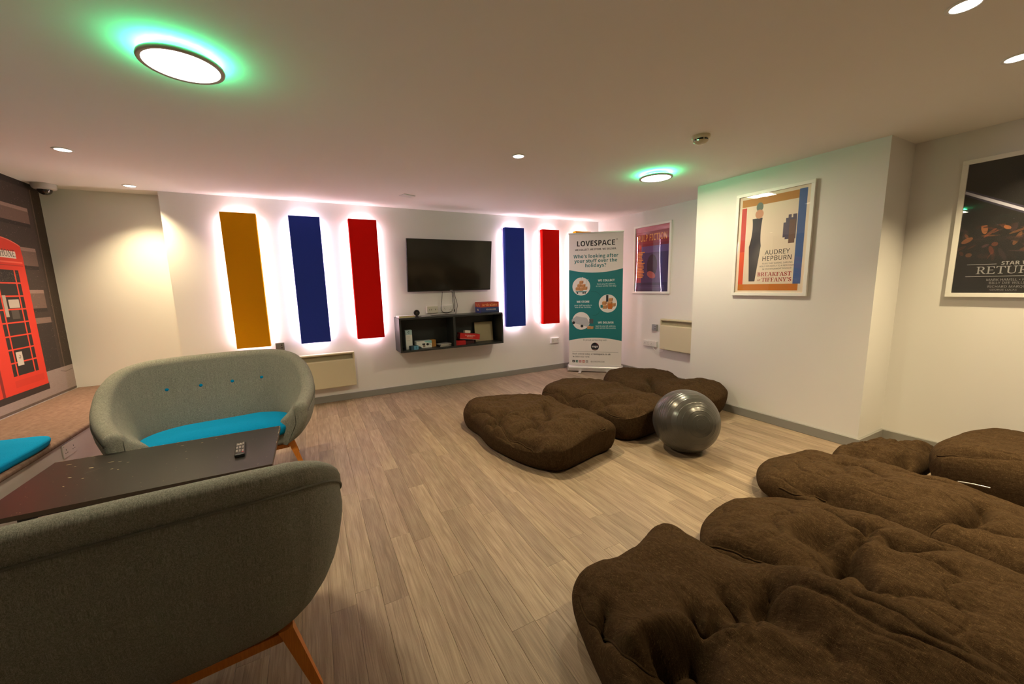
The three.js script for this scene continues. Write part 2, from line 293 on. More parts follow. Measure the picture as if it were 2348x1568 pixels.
// a printed carton: box with a print sheet on its front (+z) and left (-x) faces
function carton(name, label, cat, [w, h, d], [x, y, z], turn, sideMat, front, left, group) {
  const t = thing(name, label, cat, [x, y, z], turn, group);
  obj('carton', box(-w / 2, w / 2, 0, h, -d / 2, d / 2, 0.002), sideMat, t);
  if (front) obj('front_print', new THREE.PlaneGeometry(w - 0.002, h - 0.002).translate(0, h / 2, d / 2 + 0.0006), std({ map: front, roughness: 0.5 }), t);
  if (left) obj('side_print', new THREE.PlaneGeometry(d - 0.002, h - 0.002).rotateY(-Math.PI / 2).translate(-w / 2 - 0.0006, h / 2, 0), std({ map: left, roughness: 0.5 }), t);
  return t;
}
const SF = SY0 + ST + 0.0005, STOP = SY1 + 0.0005;
carton('board_game_box', 'red and blue board game box standing on the shelf top', 'board game', [0.275, 0.147, 0.2], [2.199, STOP, -4.915], 0, paint('#7d1f17'),
  canvasTex(512, 272, (c, w, h) => {
    c.fillStyle = '#2b3f77'; c.fillRect(0, 0, w, h); c.fillStyle = '#b23a1e'; c.fillRect(0, 0, w, h * 0.48); c.fillStyle = '#1f2c4c'; c.fillRect(0, h * 0.9, w, h * 0.1);
    c.fillStyle = '#f2b273'; c.font = 'bold 84px serif'; c.textAlign = 'center'; c.fillText('Articulate', w * 0.48, h * 0.36); c.font = '26px serif'; c.fillText('®', w * 0.96, h * 0.2);
    c.fillStyle = '#e8dfc8'; c.font = 'bold 48px serif'; c.fillText("'ED ISLAND", w * 0.55, h * 0.76);
  }),
  canvasTex(256, 200, (c, w, h) => { c.fillStyle = '#3a4590'; c.fillRect(0, 0, w, h); c.fillStyle = '#c2402a'; c.fillRect(0, 0, w, h * 0.48); c.fillStyle = '#f0a35e'; for (let k = 0; k < 6; k++) c.fillRect(40 + k * 30, 24 + (k % 3) * 14, 18, 44 - (k % 2) * 14); c.fillStyle = '#efe6cf'; c.fillRect(80, 128, 70, 16); c.fillRect(96, 150, 60, 14); }));
// white book lying on the shelf top
{
  const t = thing('book', 'white covered book lying flat on the shelf top', 'book', [1.05, STOP, -4.85], 0.05);
  obj('cover', merge([box(-0.1, 0.1, 0.0, 0.003, -0.07, 0.07), box(-0.1, 0.1, 0.019, 0.022, -0.07, 0.07), box(-0.1, -0.097, 0.003, 0.019, -0.07, 0.07)]), M.whitePlastic, t);
  obj('pages', box(-0.097, 0.097, 0.003, 0.019, -0.067, 0.067), paint('#d8c58c', 0.8), t);
}
// round webcam
{
  const t = thing('round_speaker', 'small round black speaker on a stubby foot on the shelf top', 'speaker', [1.172, STOP, -4.775], -0.2);
  obj('foot', lathe([[0, 0], [0.026, 0], [0.024, 0.006], [0.01, 0.012], [0.009, 0.025], [0, 0.025]], 24), M.black, t);
  obj('shell', lathe([[0, -0.016], [0.028, -0.016], [0.036, -0.01], [0.038, 0.004], [0.034, 0.014], [0.026, 0.016], [0.022, 0.011], [0, 0.011]], 40).rotateX(Math.PI / 2).translate(0, 0.055, 0), M.black, t);
  obj('cone', new THREE.SphereGeometry(0.011, 20, 12).translate(0, 0.055, 0.012), std({ color: col(0.06, 0.055, 0.05), roughness: 0.3 }), t);
}
{ const p = obj('paper_sheet', box(-0.06, 0.06, 0, 0.002, -0.03, 0.03), M.whitePlastic); p.position.set(1.31, STOP, -4.86); p.rotation.y = 0.06; tag(p, 'flat white card lying on the shelf top below the sockets', 'card'); }
// left bay
carton('tall_carton', 'tall narrow white and pale blue carton standing in the shelf bay', 'carton', [0.082, 0.245, 0.07], [1.066, SF, -4.85], 0, paint('#9fb4b8'),
  canvasTex(128, 380, (c, w, h) => { c.fillStyle = '#dfe2dd'; c.fillRect(0, 0, w, h); c.fillStyle = '#a9c9cf'; c.fillRect(0, 0, w, h * 0.24); c.strokeStyle = '#23404a'; c.lineWidth = 9; c.beginPath(); c.arc(66, 42, 17, 0.4, 5.6); c.stroke(); c.strokeStyle = '#8a8f92'; c.lineWidth = 3; for (const y of [128, 150, 205]) { c.beginPath(); c.moveTo(26, y); c.lineTo(84, y + 2); c.stroke(); } }), null);
carton('blue_carton', 'small dark teal carton in front of the tall white carton', 'carton', [0.1, 0.052, 0.06], [1.108, SF, -4.766], 0.25, paint('#1d3a46'),
  canvasTex(200, 104, (c, w, h) => { c.fillStyle = '#25485a'; c.fillRect(0, 0, w, h); c.fillStyle = '#5fa0c0'; c.fillRect(76, 0, 124, h); c.fillStyle = '#3b7897'; c.fillRect(120, 20, 34, 60); }), null);
carton('goggles_carton', 'white and aqua carton with a picture of goggles lying in the shelf bay', 'carton', [0.2, 0.092, 0.1], [1.253, SF, -4.865], 0.03, paint('#c9d2cf'),
  canvasTex(400, 184, (c, w, h) => { c.fillStyle = '#e2e5df'; c.fillRect(0, 0, w, h); c.fillStyle = '#8ccac9'; c.beginPath(); c.moveTo(200, 0); c.lineTo(w, 0); c.lineTo(w, 70); c.lineTo(250, 40); c.fill(); c.fillStyle = '#1c1d20'; c.fillRect(150, 62, 74, 44); c.beginPath(); c.ellipse(290, 92, 36, 32, 0, 0, 7); c.fill(); c.fillStyle = '#8d7f6c'; c.fillRect(166, 108, 60, 54); c.strokeStyle = '#26444a'; c.lineWidth = 8; c.beginPath(); c.arc(356, 92, 20, 0.3, 5.6); c.stroke(); c.fillStyle = '#2b4a52'; c.beginPath(); c.moveTo(0, h); c.lineTo(150, h); c.lineTo(90, 132); c.lineTo(0, 120); c.fill(); }), null);
carton('tan_carton', 'tan cardboard carton behind the goggles carton', 'carton', [0.06, 0.09, 0.09], [1.392, SF, -4.9], 0, paint('#a87a35', 0.8), null, null);
['black magazine at the bottom of the small stack beside the shelf divider', 'dark grey magazine in the middle of the small stack beside the shelf divider', 'pale grey magazine on top of the small stack beside the shelf divider'].forEach((label, k) => {
  const m = thing('magazine', label, 'magazine', [1.525, SF + k * 0.0117, -4.84], 0.15 + (k - 1) * 0.07, 'magazines in the shelf bay');
  obj('cover', merge([box(-0.08, 0.08, 0, 0.0015, -0.06, 0.06), box(-0.08, 0.08, 0.0095, 0.011, -0.06, 0.06), box(-0.08, -0.0785, 0.0015, 0.0095, -0.06, 0.06)]), paint(['#17181a', '#3b3d40', '#b9bab8'][k], 0.4), m);
  obj('pages', box(-0.0785, 0.078, 0.0015, 0.0095, -0.058, 0.058), paint('#c9c4b8', 0.8), m);
});
// right bay
carton('red_carton', 'flat bright red carton lying at the bottom of the shelf bay', 'carton', [0.14, 0.056, 0.12], [1.735, SF, -4.83], 0, paint('#b3100f'), null, null);
carton('dark_red_carton', 'dark red carton lying behind the tilted card game box', 'carton', [0.13, 0.04, 0.1], [1.885, SF, -4.87], 0, paint('#3a0b09'), null, null);
{
  const t = carton('card_game_box', 'tilted red card game box resting on the red carton', 'card game', [0.29, 0.078, 0.11], [1.874, SF + 0.042, -4.852], 0.03, paint('#b11311'),
    canvasTex(464, 128, (c, w, h) => { c.fillStyle = '#c01513'; c.fillRect(0, 0, w, h); c.fillStyle = '#f3e9df'; c.font = 'bold 25px sans-serif'; c.textAlign = 'center'; c.fillText('For Little Questions', w / 2, 48); c.fillText('Board Game', w / 2, 78); c.fillStyle = '#e8762d'; c.fillRect(w / 2 - 70, 92, 140, 5); c.fillRect(w / 2 - 45, 104, 90, 4); c.fillStyle = '#d8cfc4'; c.fillRect(0, h - 6, w, 6); }),
    paintedSide());
  t.rotation.z = -0.13; t.position.y = SF + 0.06;
}
function paintedSide() { return canvasTex(128, 96, (c, w, h) => { c.fillStyle = '#a81412'; c.fillRect(0, 0, w, h); c.fillStyle = '#e6dccb'; c.fillRect(20, 20, 24, 50); }); }
carton('white_carton', 'small white carton on top of the tilted card game box', 'carton', [0.083, 0.036, 0.05], [1.862, SF + 0.143, -4.865], 0.1, paint('#ddd7c9'), null, null).rotation.z = -0.13;
{ const p = obj('beige_board', box(-0.137, 0.137, 0, 0.272, -0.008, 0.008, 0.002), paint('#a89a7c', 0.9)); p.position.set(2.15, SF, -4.936); p.rotation.x = -0.11; tag(p, 'square beige board leaning against the back of the shelf bay', 'board'); }

// ---------------------------------------------------------------- sockets and switches
function socketPlate(name, label, [x, y, z], turn, w, h, rockers, holes, mat = M.whitePlastic, group) {
  const t = thing(name, label, 'socket', [x, y, z], turn, group);
  obj('back_box', box(-w / 2, w / 2, -h / 2, h / 2, 0, 0.026, 0.003), mat, t);
  obj('face_plate', box(-w / 2, w / 2, -h / 2, h / 2, 0.0262, 0.034, 0.003), mat, t);
  for (const rx of rockers) obj('rocker_switch', box(rx - 0.008, rx + 0.008, 0.008, 0.028, 0.0335, 0.0375, 0.001), M.whitePlastic, t);
  for (const [hx, hy, hw, hh] of holes) obj('pin_slot', box(hx - hw / 2, hx + hw / 2, hy - hh / 2, hy + hh / 2, 0.0335, 0.0346), M.rubber, t);
}
const uk = (cx) => [[cx, 0.006, 0.005, 0.01], [cx - 0.011, -0.014, 0.008, 0.004], [cx + 0.011, -0.014, 0.008, 0.004]];
socketPlate('double_socket', 'white double socket on the back wall below the red panel', [3.397, 0.47, -D], 0, 0.146, 0.088, [-0.016, 0.016], [...uk(-0.042), ...uk(0.042)]);
socketPlate('data_socket', 'cream data plate with dark slots on the wall above the shelf', [1.437, 1.057, -D], 0, 0.15, 0.09, [], [[-0.04, 0, 0.006, 0.02], [-0.012, 0, 0.006, 0.02], [0.04, 0, 0.006, 0.02], [-0.062, 0, 0.004, 0.004], [0.062, 0, 0.004, 0.004]], std({ color: col(0.66, 0.64, 0.54), roughness: 0.4 }));
socketPlate('double_socket', 'white double socket crossed by a cable above the shelf', [1.647, 1.06, -D], 0, 0.15, 0.09, [-0.014, 0.014], [...uk(-0.042), ...uk(0.042)]);
socketPlate('fused_spur', 'metal fused spur plate on the wall beside the mustard panel', [-0.339, 0.73, -D], 0, 0.086, 0.086, [], [[0.018, 0.016, 0.012, 0.012], [0.018, -0.014, 0.012, 0.014]], std({ color: col(0.3, 0.3, 0.28), roughness: 0.35, metalness: 0.6 }));
socketPlate('fused_spur', 'metal fused spur plate beside the heater on the right rear wall', [X1, 0.716, -3.783], -Math.PI / 2, 0.082, 0.086, [], [[0.018, 0.014, 0.012, 0.012], [0.018, -0.016, 0.012, 0.014]], std({ color: col(0.34, 0.36, 0.36), roughness: 0.35, metalness: 0.6 }));
socketPlate('socket_strip', 'white socket strip below the heater on the right rear wall', [X1, 0.48, -3.855], -Math.PI / 2, 0.235, 0.078, [-0.07, 0.07], [...uk(-0.09), ...uk(-0.03), ...uk(0.03)]);
socketPlate('double_socket', 'mauve painted double socket on the front of the bench', [-1.498, 0.37, -3.44], Math.PI / 2, 0.15, 0.086, [], [...uk(-0.042), ...uk(0.042), [-0.062, 0.03, 0.004, 0.004]], M.mauve);

// ---------------------------------------------------------------- panel heaters
function heater(label, [x, y, z], turn, w, h) {
  const t = thing('panel_heater', label, 'heater', [x, y, z], turn, 'cream panel heaters');
  const gy0 = h - 0.083, gy1 = h - 0.022, r = 0.014;
  obj('wall_mount', box(-w / 2 + 0.05, w / 2 - 0.05, 0.06, h - 0.1, 0.0005, 0.025), M.steel, t);
  obj('casing', merge([box(-w / 2, w / 2, 0, h, 0.025, 0.05, r), box(-w / 2, w / 2, 0, gy0, 0.04, 0.1, r), box(-w / 2, w / 2, gy1, h, 0.04, 0.1, 0.009), box(-w / 2, -w / 2 + 0.022, gy0 - 0.015, h - 0.008, 0.04, 0.1, 0.009), box(w / 2 - 0.022, w / 2, gy0 - 0.015, h - 0.008, 0.04, 0.1, 0.009)]), M.cream, t);
  const fins = []; for (let gx = -w / 2 + 0.026; gx < w / 2 - 0.024; gx += 0.0095) fins.push(box(gx, gx + 0.002, gy0 - 0.004, gy1 + 0.004, 0.054, 0.07));
  obj('grille_fins', merge(fins), M.cream, t);
  obj('name_badge', box(-w / 2 + 0.06, -w / 2 + 0.095, 0.022, 0.028, 0.0995, 0.1008), M.steel, t);
  return t;
}
heater('cream panel heater on the back wall behind the grey sofa', [0.085, 0.189, -D], 0, 0.68, 0.418);
heater('cream panel heater on the right rear wall partly behind the pier', [X1, 0.437, -3.29], -Math.PI / 2, 0.68, 0.418);
cable('heater_cable', [[X1 - 0.03, 0.445, -3.8], [X1 - 0.03, 0.405, -3.77], [X1 - 0.035, 0.385, -3.7], [X1 - 0.04, 0.4, -3.61], [X1 - 0.05, 0.45, -3.58]], 0.0035, M.whitePlastic, 'white cable sagging from the socket strip to the heater');

// ---------------------------------------------------------------- framed posters (imagery replaced by plain colour shapes)
function poster(label, [x, y, z], turn, w, h, tex) {
  const t = thing('framed_poster', label, 'poster', [x, y, z], turn, 'white framed posters');
  const f = 0.029, d = 0.026;
  obj('frame_rail', box(-w / 2, w / 2, h - f, h, 0, d, 0.0015), M.frameWhite, t); obj('frame_rail', box(-w / 2, w / 2, 0, f, 0, d, 0.0015), M.frameWhite, t);
  obj('frame_stile', box(-w / 2, -w / 2 + f, f, h - f, 0, d, 0.0015), M.frameWhite, t); obj('frame_stile', box(w / 2 - f, w / 2, f, h - f, 0, d, 0.0015), M.frameWhite, t);
  obj('print', box(-w / 2 + f * 0.9, w / 2 - f * 0.9, f * 0.9, h - f * 0.9, 0.002, 0.0125), [0, 0, 0, 0, 1, 0].map((k) => (k ? std({ map: tex, roughness: 0.6 }) : M.frameWhite)), t);
  // thin acrylic sheet with a faint bow
  const g = new THREE.PlaneGeometry(w - 2 * f, h - 2 * f, 24, 24), p = g.attributes.position;
  for (let i = 0; i < p.count; i++) { const u = p.getX(i) / (w / 2 - f), v = p.getY(i) / (h / 2 - f); p.setZ(i, 0.0165 + 0.0016 * (1 - u * u) * (1 - v * v) + 0.0006 * Math.sin(u * 3.1 + v * 1.3)); }
  g.computeVertexNormals(); obj('acrylic_sheet', g.translate(0, h / 2, 0), M.glass, t);
  return t;
}
const noisyBlobs = (c, w, h, seed, list, n) => { const r = rng(seed); for (let k = 0; k < n; k++) { c.fillStyle = list[Math.floor(r() * list.length)]; c.globalAlpha = 0.25 + 0.5 * r(); c.beginPath(); c.ellipse(r() * w, r() * h, (0.02 + 0.07 * r()) * w, (0.01 + 0.05 * r()) * h, r() * 3, 0, 7); c.fill(); } c.globalAlpha = 1; };
// poster 1: crimson and violet field, title across the top
const posterA = canvasTex(720, 1080, (c, w, h) => {
  c.fillStyle = '#7d2430'; c.fillRect(0, 0, w, h); c.fillStyle = '#9a3434'; c.fillRect(0, 0, w * 0.2, h); c.fillStyle = '#c06a78'; c.fillRect(0, 0, w, h * 0.08); c.fillStyle = '#8e2c33'; c.fillRect(0, h * 0.08, w, h * 0.18);
  c.fillStyle = '#41355f'; c.fillRect(w * 0.2, h * 0.3, w * 0.8, h * 0.7); c.fillStyle = '#5d4a80'; c.fillRect(w * 0.2, h * 0.3, w * 0.8, h * 0.1); c.fillStyle = '#2c2748'; c.fillRect(0, h * 0.86, w, h * 0.14);
  c.fillStyle = '#23202f'; c.beginPath(); c.ellipse(w * 0.52, h * 0.6, w * 0.15, h * 0.17, 0, 0, 7); c.fill(); c.fillStyle = '#a35146'; c.beginPath(); c.ellipse(w * 0.5, h * 0.74, w * 0.13, h * 0.05, 0.4, 0, 7); c.fill();
  c.fillStyle = '#d98a3a'; const r = rng(4); for (let k = 0; k < 17; k++) c.fillRect(w * 0.05, h * (0.38 + k * 0.024), w * (0.15 + 0.1 * r()), h * 0.016);
  c.fillStyle = '#dd9444'; c.font = 'bold 112px sans-serif'; c.textAlign = 'center'; c.save(); c.translate(w / 2, h * 0.22); c.scale(0.82, 1.35); c.fillText('PULP FICTION', 0, 0); c.restore();
  c.fillStyle = '#c9452f'; c.beginPath(); c.arc(w * 0.13, h * 0.3, 36, 0, 7); c.fill(); c.fillStyle = '#6a5a88'; for (let k = 0; k < 4; k++) c.fillRect(w * 0.12, h * (0.91 + k * 0.016), w * 0.76, 5);
});
poster('framed poster in crimson and violet with orange lettering above the rear heater', [X1, 1.19, -3.884], -Math.PI / 2, 0.655, 0.955, posterA);
// poster 2: cream field inside orange, red and blue bands
const posterB = canvasTex(760, 1120, (c, w, h) => {
  c.fillStyle = '#e2d3bf'; c.fillRect(0, 0, w, h);
  c.fillStyle = '#b67a2c'; c.fillRect(w * 0.05, h * 0.035, w * 0.9, h * 0.075); c.fillStyle = '#c4741f'; c.fillRect(w * 0.05, h * 0.91, w * 0.87, h * 0.065);
  c.fillStyle = '#c2392f'; c.fillRect(w * 0.05, h * 0.12, w * 0.075, h * 0.45); c.fillStyle = '#d9512c'; c.fillRect(w * 0.05, h * 0.57, w * 0.075, h * 0.34); c.fillStyle = '#3a5c99'; c.fillRect(w * 0.85, h * 0.03, w * 0.1, h * 0.88);
  // plain dark upright shape in place of the figure
  c.fillStyle = '#201f2a'; c.beginPath(); c.moveTo(w * 0.22, h * 0.24); c.lineTo(w * 0.37, h * 0.24); c.quadraticCurveTo(w * 0.34, h * 0.4, w * 0.37, h * 0.52); c.lineTo(w * 0.31, h * 0.88); c.lineTo(w * 0.22, h * 0.88); c.lineTo(w * 0.19, h * 0.52); c.quadraticCurveTo(w * 0.25, h * 0.38, w * 0.22, h * 0.24); c.fill();
  c.fillStyle = '#5e6f66'; c.beginPath(); c.ellipse(w * 0.32, h * 0.13, w * 0.05, h * 0.045, 0, 0, 7); c.fill(); c.fillStyle = '#c08a6a'; c.beginPath(); c.ellipse(w * 0.32, h * 0.2, w * 0.06, h * 0.045, 0, 0, 7); c.fill();
  c.fillStyle = '#4d465c'; for (const [x, y, ww, hh] of [[0.7, 0.28, 0.14, 0.2], [0.67, 0.32, 0.06, 0.14], [0.73, 0.25, 0.04, 0.05], [0.79, 0.25, 0.05, 0.05]]) c.fillRect(w * x, h * y, w * ww, h * hh); c.fillStyle = '#6b4f43'; c.fillRect(w * 0.75, h * 0.3, w * 0.08, h * 0.22);
  c.fillStyle = '#1f1c1c'; c.textAlign = 'center'; c.font = '72px sans-serif'; c.fillText('AUDREY', w * 0.61, h * 0.615); c.fillText('HEPBURN', w * 0.61, h * 0.675);
  c.font = '23px sans-serif'; c.fillStyle = '#4a4440'; c.fillText('PLAYS THAT DARING, DARLING', w * 0.62, h * 0.71); c.fillText('HOLLY GOLIGHTLY TO A NEW HIGH', w * 0.61, h * 0.738); c.fillText('IN ENTERTAINMENT DELIGHT!', w * 0.62, h * 0.766);
  c.fillStyle = '#96231f'; c.font = 'bold 62px serif'; c.fillText('BREAKFAST', w * 0.585, h * 0.83, w * 0.48); c.font = 'bold 60px serif'; c.fillText("TIFFANY'S", w * 0.625, h * 0.885, w * 0.42); c.font = 'bold 28px serif'; c.fillText('AT', w * 0.375, h * 0.878);
});
poster('framed cream poster with orange, red and blue border bands on the white pier', [X2, 1.199, -2.04], -Math.PI / 2, 0.655, 0.952, posterB);
// poster 3: dark field with ember-coloured patches
const posterC = canvasTex(720, 1080, (c, w, h) => {
  c.fillStyle = '#15110f'; c.fillRect(0, 0, w, h); c.save(); c.beginPath(); c.rect(0, h * 0.48, w, h * 0.27); c.clip(); c.translate(0, h * 0.44); noisyBlobs(c, w, h * 0.3, 12, ['#6b2f1d', '#8c4426', '#3b2018', '#b06a3a', '#2a1a18', '#54343a', '#1b1414'], 120); c.restore();
  const r = rng(6); c.fillStyle = '#8f95b0'; for (let k = 0; k < 160; k++) c.fillRect(r() * w, r() * h * 0.5, 2, 2);
  const gsr = c.createLinearGradient(0, 0, 60, -90); void gsr; c.strokeStyle = '#5d5a86'; c.lineWidth = 46; c.lineCap = 'round'; c.globalAlpha = 0.5; c.beginPath(); c.moveTo(-20, h * 0.2); c.lineTo(w * 0.52, h * 0.42); c.stroke(); c.globalAlpha = 1; c.strokeStyle = '#cfcfe4'; c.lineWidth = 20; c.stroke();
  c.fillStyle = '#9a9a9c'; c.textAlign = 'center'; c.font = 'bold 40px sans-serif'; c.fillText('STAR WARS', w * 0.5, h * 0.785); c.font = '84px serif'; c.fillText('RETURN OF', w * 0.5, h * 0.85); c.fillRect(w * 0.1, h * 0.775, w * 0.22, 4); c.fillRect(w * 0.68, h * 0.775, w * 0.22, 4); c.fillRect(w * 0.1, h * 0.867, w * 0.8, 5);
  c.font = '25px sans-serif'; c.fillText('MARK HAMILL • HARRISON FORD', w * 0.52, h * 0.905); c.fillText('BILLY DEE WILLIAMS • ANTHONY', w * 0.54, h * 0.928); c.fillText('RICHARD MARQUAND', w * 0.45, h * 0.957); c.font = '20px sans-serif'; c.fillText('GEORGE LUCAS          LAWRENCE', w * 0.5, h * 0.978);
});
poster('framed dark poster with a pale diagonal streak on the right wall', [X3, 1.19, -0.684], -Math.PI / 2, 0.655, 0.945, posterC);

// ---------------------------------------------------------------- pull-up banner
{
  const A = [3.51, -4.785], B = [4.1, -4.243], w = Math.hypot(B[0] - A[0], B[1] - A[1]) + 0.01, turn = Math.atan2(-(B[1] - A[1]), B[0] - A[0]);
  const t = thing('pull_up_banner', 'white and teal pull-up banner standing in the room corner', 'banner', [(A[0] + B[0]) / 2, 0, (A[1] + B[1]) / 2], turn);
  const tex = canvasTex(820, 2048, (c, W, Hh) => {
    const white = '#e9e5e0', teal = '#12797c', X = (u) => u * W, Y = (v) => v * Hh;
    c.fillStyle = white; c.fillRect(0, 0, W, Hh); c.fillStyle = teal; c.beginPath(); c.moveTo(0, Y(0.262)); c.quadraticCurveTo(W / 2, Y(0.312), W, Y(0.262)); c.lineTo(W, Y(0.8)); c.quadraticCurveTo(W / 2, Y(0.752), 0, Y(0.8)); c.fill();
    c.textAlign = 'center'; c.fillStyle = '#17161a'; c.font = 'bold 108px sans-serif'; c.fillText('LOVESPACE', X(0.5), Y(0.092)); c.font = '30px sans-serif'; c.fillText('®', X(0.885), Y(0.058)); c.font = 'bold 35px sans-serif'; c.fillText('WE COLLECT. WE STORE. WE DELIVER.', X(0.5), Y(0.124));
    c.fillStyle = '#1d6f70'; c.font = 'bold 72px sans-serif'; c.fillText("Who's looking after", X(0.5), Y(0.178)); c.fillText('your stuff over the', X(0.5), Y(0.212)); c.fillText('holidays?', X(0.5), Y(0.246));
    const circle = (u, v) => { c.fillStyle = white; c.beginPath(); c.arc(X(u), Y(v), 138, 0, 7); c.fill(); };
    const boxes = (u, v, list) => { for (const [dx, dy, s] of list) { const x = X(u) + dx, y = Y(v) + dy; c.fillStyle = '#c08a58'; c.fillRect(x, y, s, s * 0.8); c.fillStyle = '#d9a878'; c.beginPath(); c.moveTo(x, y); c.lineTo(x + s * 0.3, y - s * 0.25); c.lineTo(x + s * 1.3, y - s * 0.25); c.lineTo(x + s, y); c.fill(); c.fillStyle = '#9c6c40'; c.beginPath(); c.moveTo(x + s, y); c.lineTo(x + s * 1.3, y - s * 0.25); c.lineTo(x + s * 1.3, y + s * 0.5); c.lineTo(x + s, y + s * 0.8); c.fill(); } };
    circle(0.235, 0.388); c.fillStyle = teal; c.fillRect(X(0.13), Y(0.424), 170, 12); c.fillStyle = '#2b2b30'; for (const dx of [-60, 30, 60]) { c.beginPath(); c.arc(X(0.235) + dx, Y(0.436), 13, 0, 7); c.fill(); } c.strokeStyle = '#c9d3d4'; c.lineWidth = 8; for (const dx of [0, 84]) { c.beginPath(); c.moveTo(X(0.235) + dx, Y(0.42)); c.lineTo(X(0.235) + dx, Y(0.325 + dx * 0.0002)); c.lineTo(X(0.235) + dx + 26, Y(0.318 + dx * 0.0002)); c.stroke(); }
    boxes(0.235, 0.388, [[-88, 18, 52], [-30, 22, 54], [30, 14, 50], [-62, -30, 50], [0, -26, 50], [-30, -78, 48]]);
    circle(0.735, 0.518); boxes(0.735, 0.518, [[-80, 32, 60], [0, 30, 58], [50, 6, 52], [-88, -24, 54], [-10, -18, 60], [10, -74, 50]]); c.fillStyle = '#c56a1f'; c.fillRect(X(0.735) + 4, Y(0.518), 62, 84); c.fillStyle = '#2a2a2e'; c.fillRect(X(0.735) - 28, Y(0.455), 34, 100); c.fillStyle = teal; c.fillRect(X(0.735) - 112, Y(0.518) + 20, 34, 44);
    circle(0.235, 0.648); c.fillStyle = '#b9bcbf'; c.beginPath(); c.moveTo(X(0.05), Y(0.64)); c.lineTo(X(0.14), Y(0.612)); c.lineTo(X(0.34), Y(0.625)); c.lineTo(X(0.39), Y(0.66)); c.lineTo(X(0.37), Y(0.695)); c.lineTo(X(0.06), Y(0.66)); c.fill(); c.fillStyle = '#54575c'; c.fillRect(X(0.39), Y(0.632), 62, 74); c.fillStyle = '#2a2a2e'; for (const [u, v] of [[0.09, 0.662], [0.25, 0.688]]) { c.beginPath(); c.arc(X(u), Y(v), 22, 0, 7); c.fill(); } boxes(0.4, 0.69, [[-40, 6, 44], [8, 10, 40]]);
    c.strokeStyle = '#0d5c5f'; c.lineWidth = 5; c.beginPath(); c.moveTo(X(0.42), Y(0.427)); c.quadraticCurveTo(X(0.55), Y(0.42), X(0.6), Y(0.462)); c.stroke(); c.beginPath(); c.moveTo(X(0.58), Y(0.575)); c.quadraticCurveTo(X(0.56), Y(0.61), X(0.45), Y(0.605)); c.stroke();
    const para = (u, v, a, b, d) => { c.fillStyle = '#f1efec'; c.font = 'bold 42px sans-serif'; c.fillText(a, X(u), Y(v)); c.font = '29px sans-serif'; c.fillText(b, X(u), Y(v + 0.024)); c.fillText(d, X(u), Y(v + 0.039)); };
    para(0.7, 0.353, 'WE COLLECT', 'from any UK address,', 'as soon as the next day.'); para(0.27, 0.51, 'WE STORE', 'your stuff securely in', 'one of our facilities.'); para(0.7, 0.668, 'WE DELIVER', 'back to any UK address,', 'even across the country.');
    c.fillStyle = '#5b5757'; c.font = '32px sans-serif'; c.fillText('In proud partnership with', X(0.5), Y(0.8)); c.fillStyle = '#1a1620'; c.beginPath(); c.arc(X(0.5), Y(0.845), 62, 0, 7); c.fill(); c.fillStyle = '#a5303d'; c.beginPath(); c.arc(X(0.5), Y(0.845), 60, -1.4, -0.3); c.fill(); c.fillStyle = '#b98478'; c.beginPath(); c.arc(X(0.5), Y(0.845), 60, 0.9, 2.2); c.fill(); c.fillStyle = '#1a1620'; c.beginPath(); c.arc(X(0.5), Y(0.845), 42, 0, 7); c.fill(); c.fillStyle = '#f4f2ef'; c.font = 'bold 44px sans-serif'; c.fillText('vugo', X(0.5), Y(0.851));
    c.fillStyle = '#6b6766'; c.fillRect(X(0.06), Y(0.886), X(0.88), 3); c.textAlign = 'left'; c.fillStyle = '#262427'; c.font = '35px sans-serif'; c.fillText('Book online today at ', X(0.065), Y(0.909)); const tw = c.measureText('Book online today at ').width; c.font = 'bold 35px sans-serif'; c.fillText('lovespace.co.uk', X(0.065) + tw, Y(0.909)); c.font = '35px sans-serif'; c.fillText('0800 802 1018', X(0.115), Y(0.932)); c.strokeStyle = '#262427'; c.lineWidth = 8; c.beginPath(); c.arc(X(0.095), Y(0.922), 13, 0.9, 3.4); c.stroke();
    [['#17171a', '#e8e6e2'], ['#3d6f63', '#e8e6e2'], ['#b4525c', '#e8e6e2'], ['#b5533c', '#e8e6e2'], ['#9b9796', '#e8e6e2']].forEach(([bg, fg], k) => { const x = X(0.065 + k * 0.065), y = Y(0.953); c.fillStyle = bg; c.fillRect(x, y, 38, 38); c.fillStyle = fg; if (k === 0) { c.fillRect(x + 19, y + 8, 5, 20); c.fillRect(x + 12, y + 22, 10, 8); } if (k === 1) { c.fillRect(x + 20, y + 8, 6, 28); c.fillRect(x + 14, y + 17, 16, 5); } if (k === 2) { c.strokeStyle = fg; c.lineWidth = 3; c.strokeRect(x + 8, y + 8, 22, 22); c.beginPath(); c.arc(x + 19, y + 19, 5, 0, 7); c.stroke(); } if (k === 3) { c.fillRect(x + 7, y + 12, 24, 14); c.fillStyle = bg; c.beginPath(); c.moveTo(x + 16, y + 14); c.lineTo(x + 24, y + 19); c.lineTo(x + 16, y + 24); c.fill(); } if (k === 4) { c.beginPath(); c.arc(x + 19, y + 18, 9, 0, 3.2); c.fill(); } });
    c.fillStyle = '#4b4848'; c.font = '30px sans-serif'; c.fillText('@LOVESPACEUK', X(0.42), Y(0.967));
  });
  obj('banner_sheet', box(-w / 2 + 0.012, w / 2 - 0.012, 0.082, 2.085, -0.001, 0.001), [0, 0, 0, 0, 1, 0].map((k) => (k ? std({ map: tex, roughness: 0.6 }) : M.whitePlastic)), t);
  obj('top_rail', box(-w / 2 + 0.005, w / 2 - 0.005, 2.078, 2.098, -0.009, 0.009, 0.004), M.alu, t);
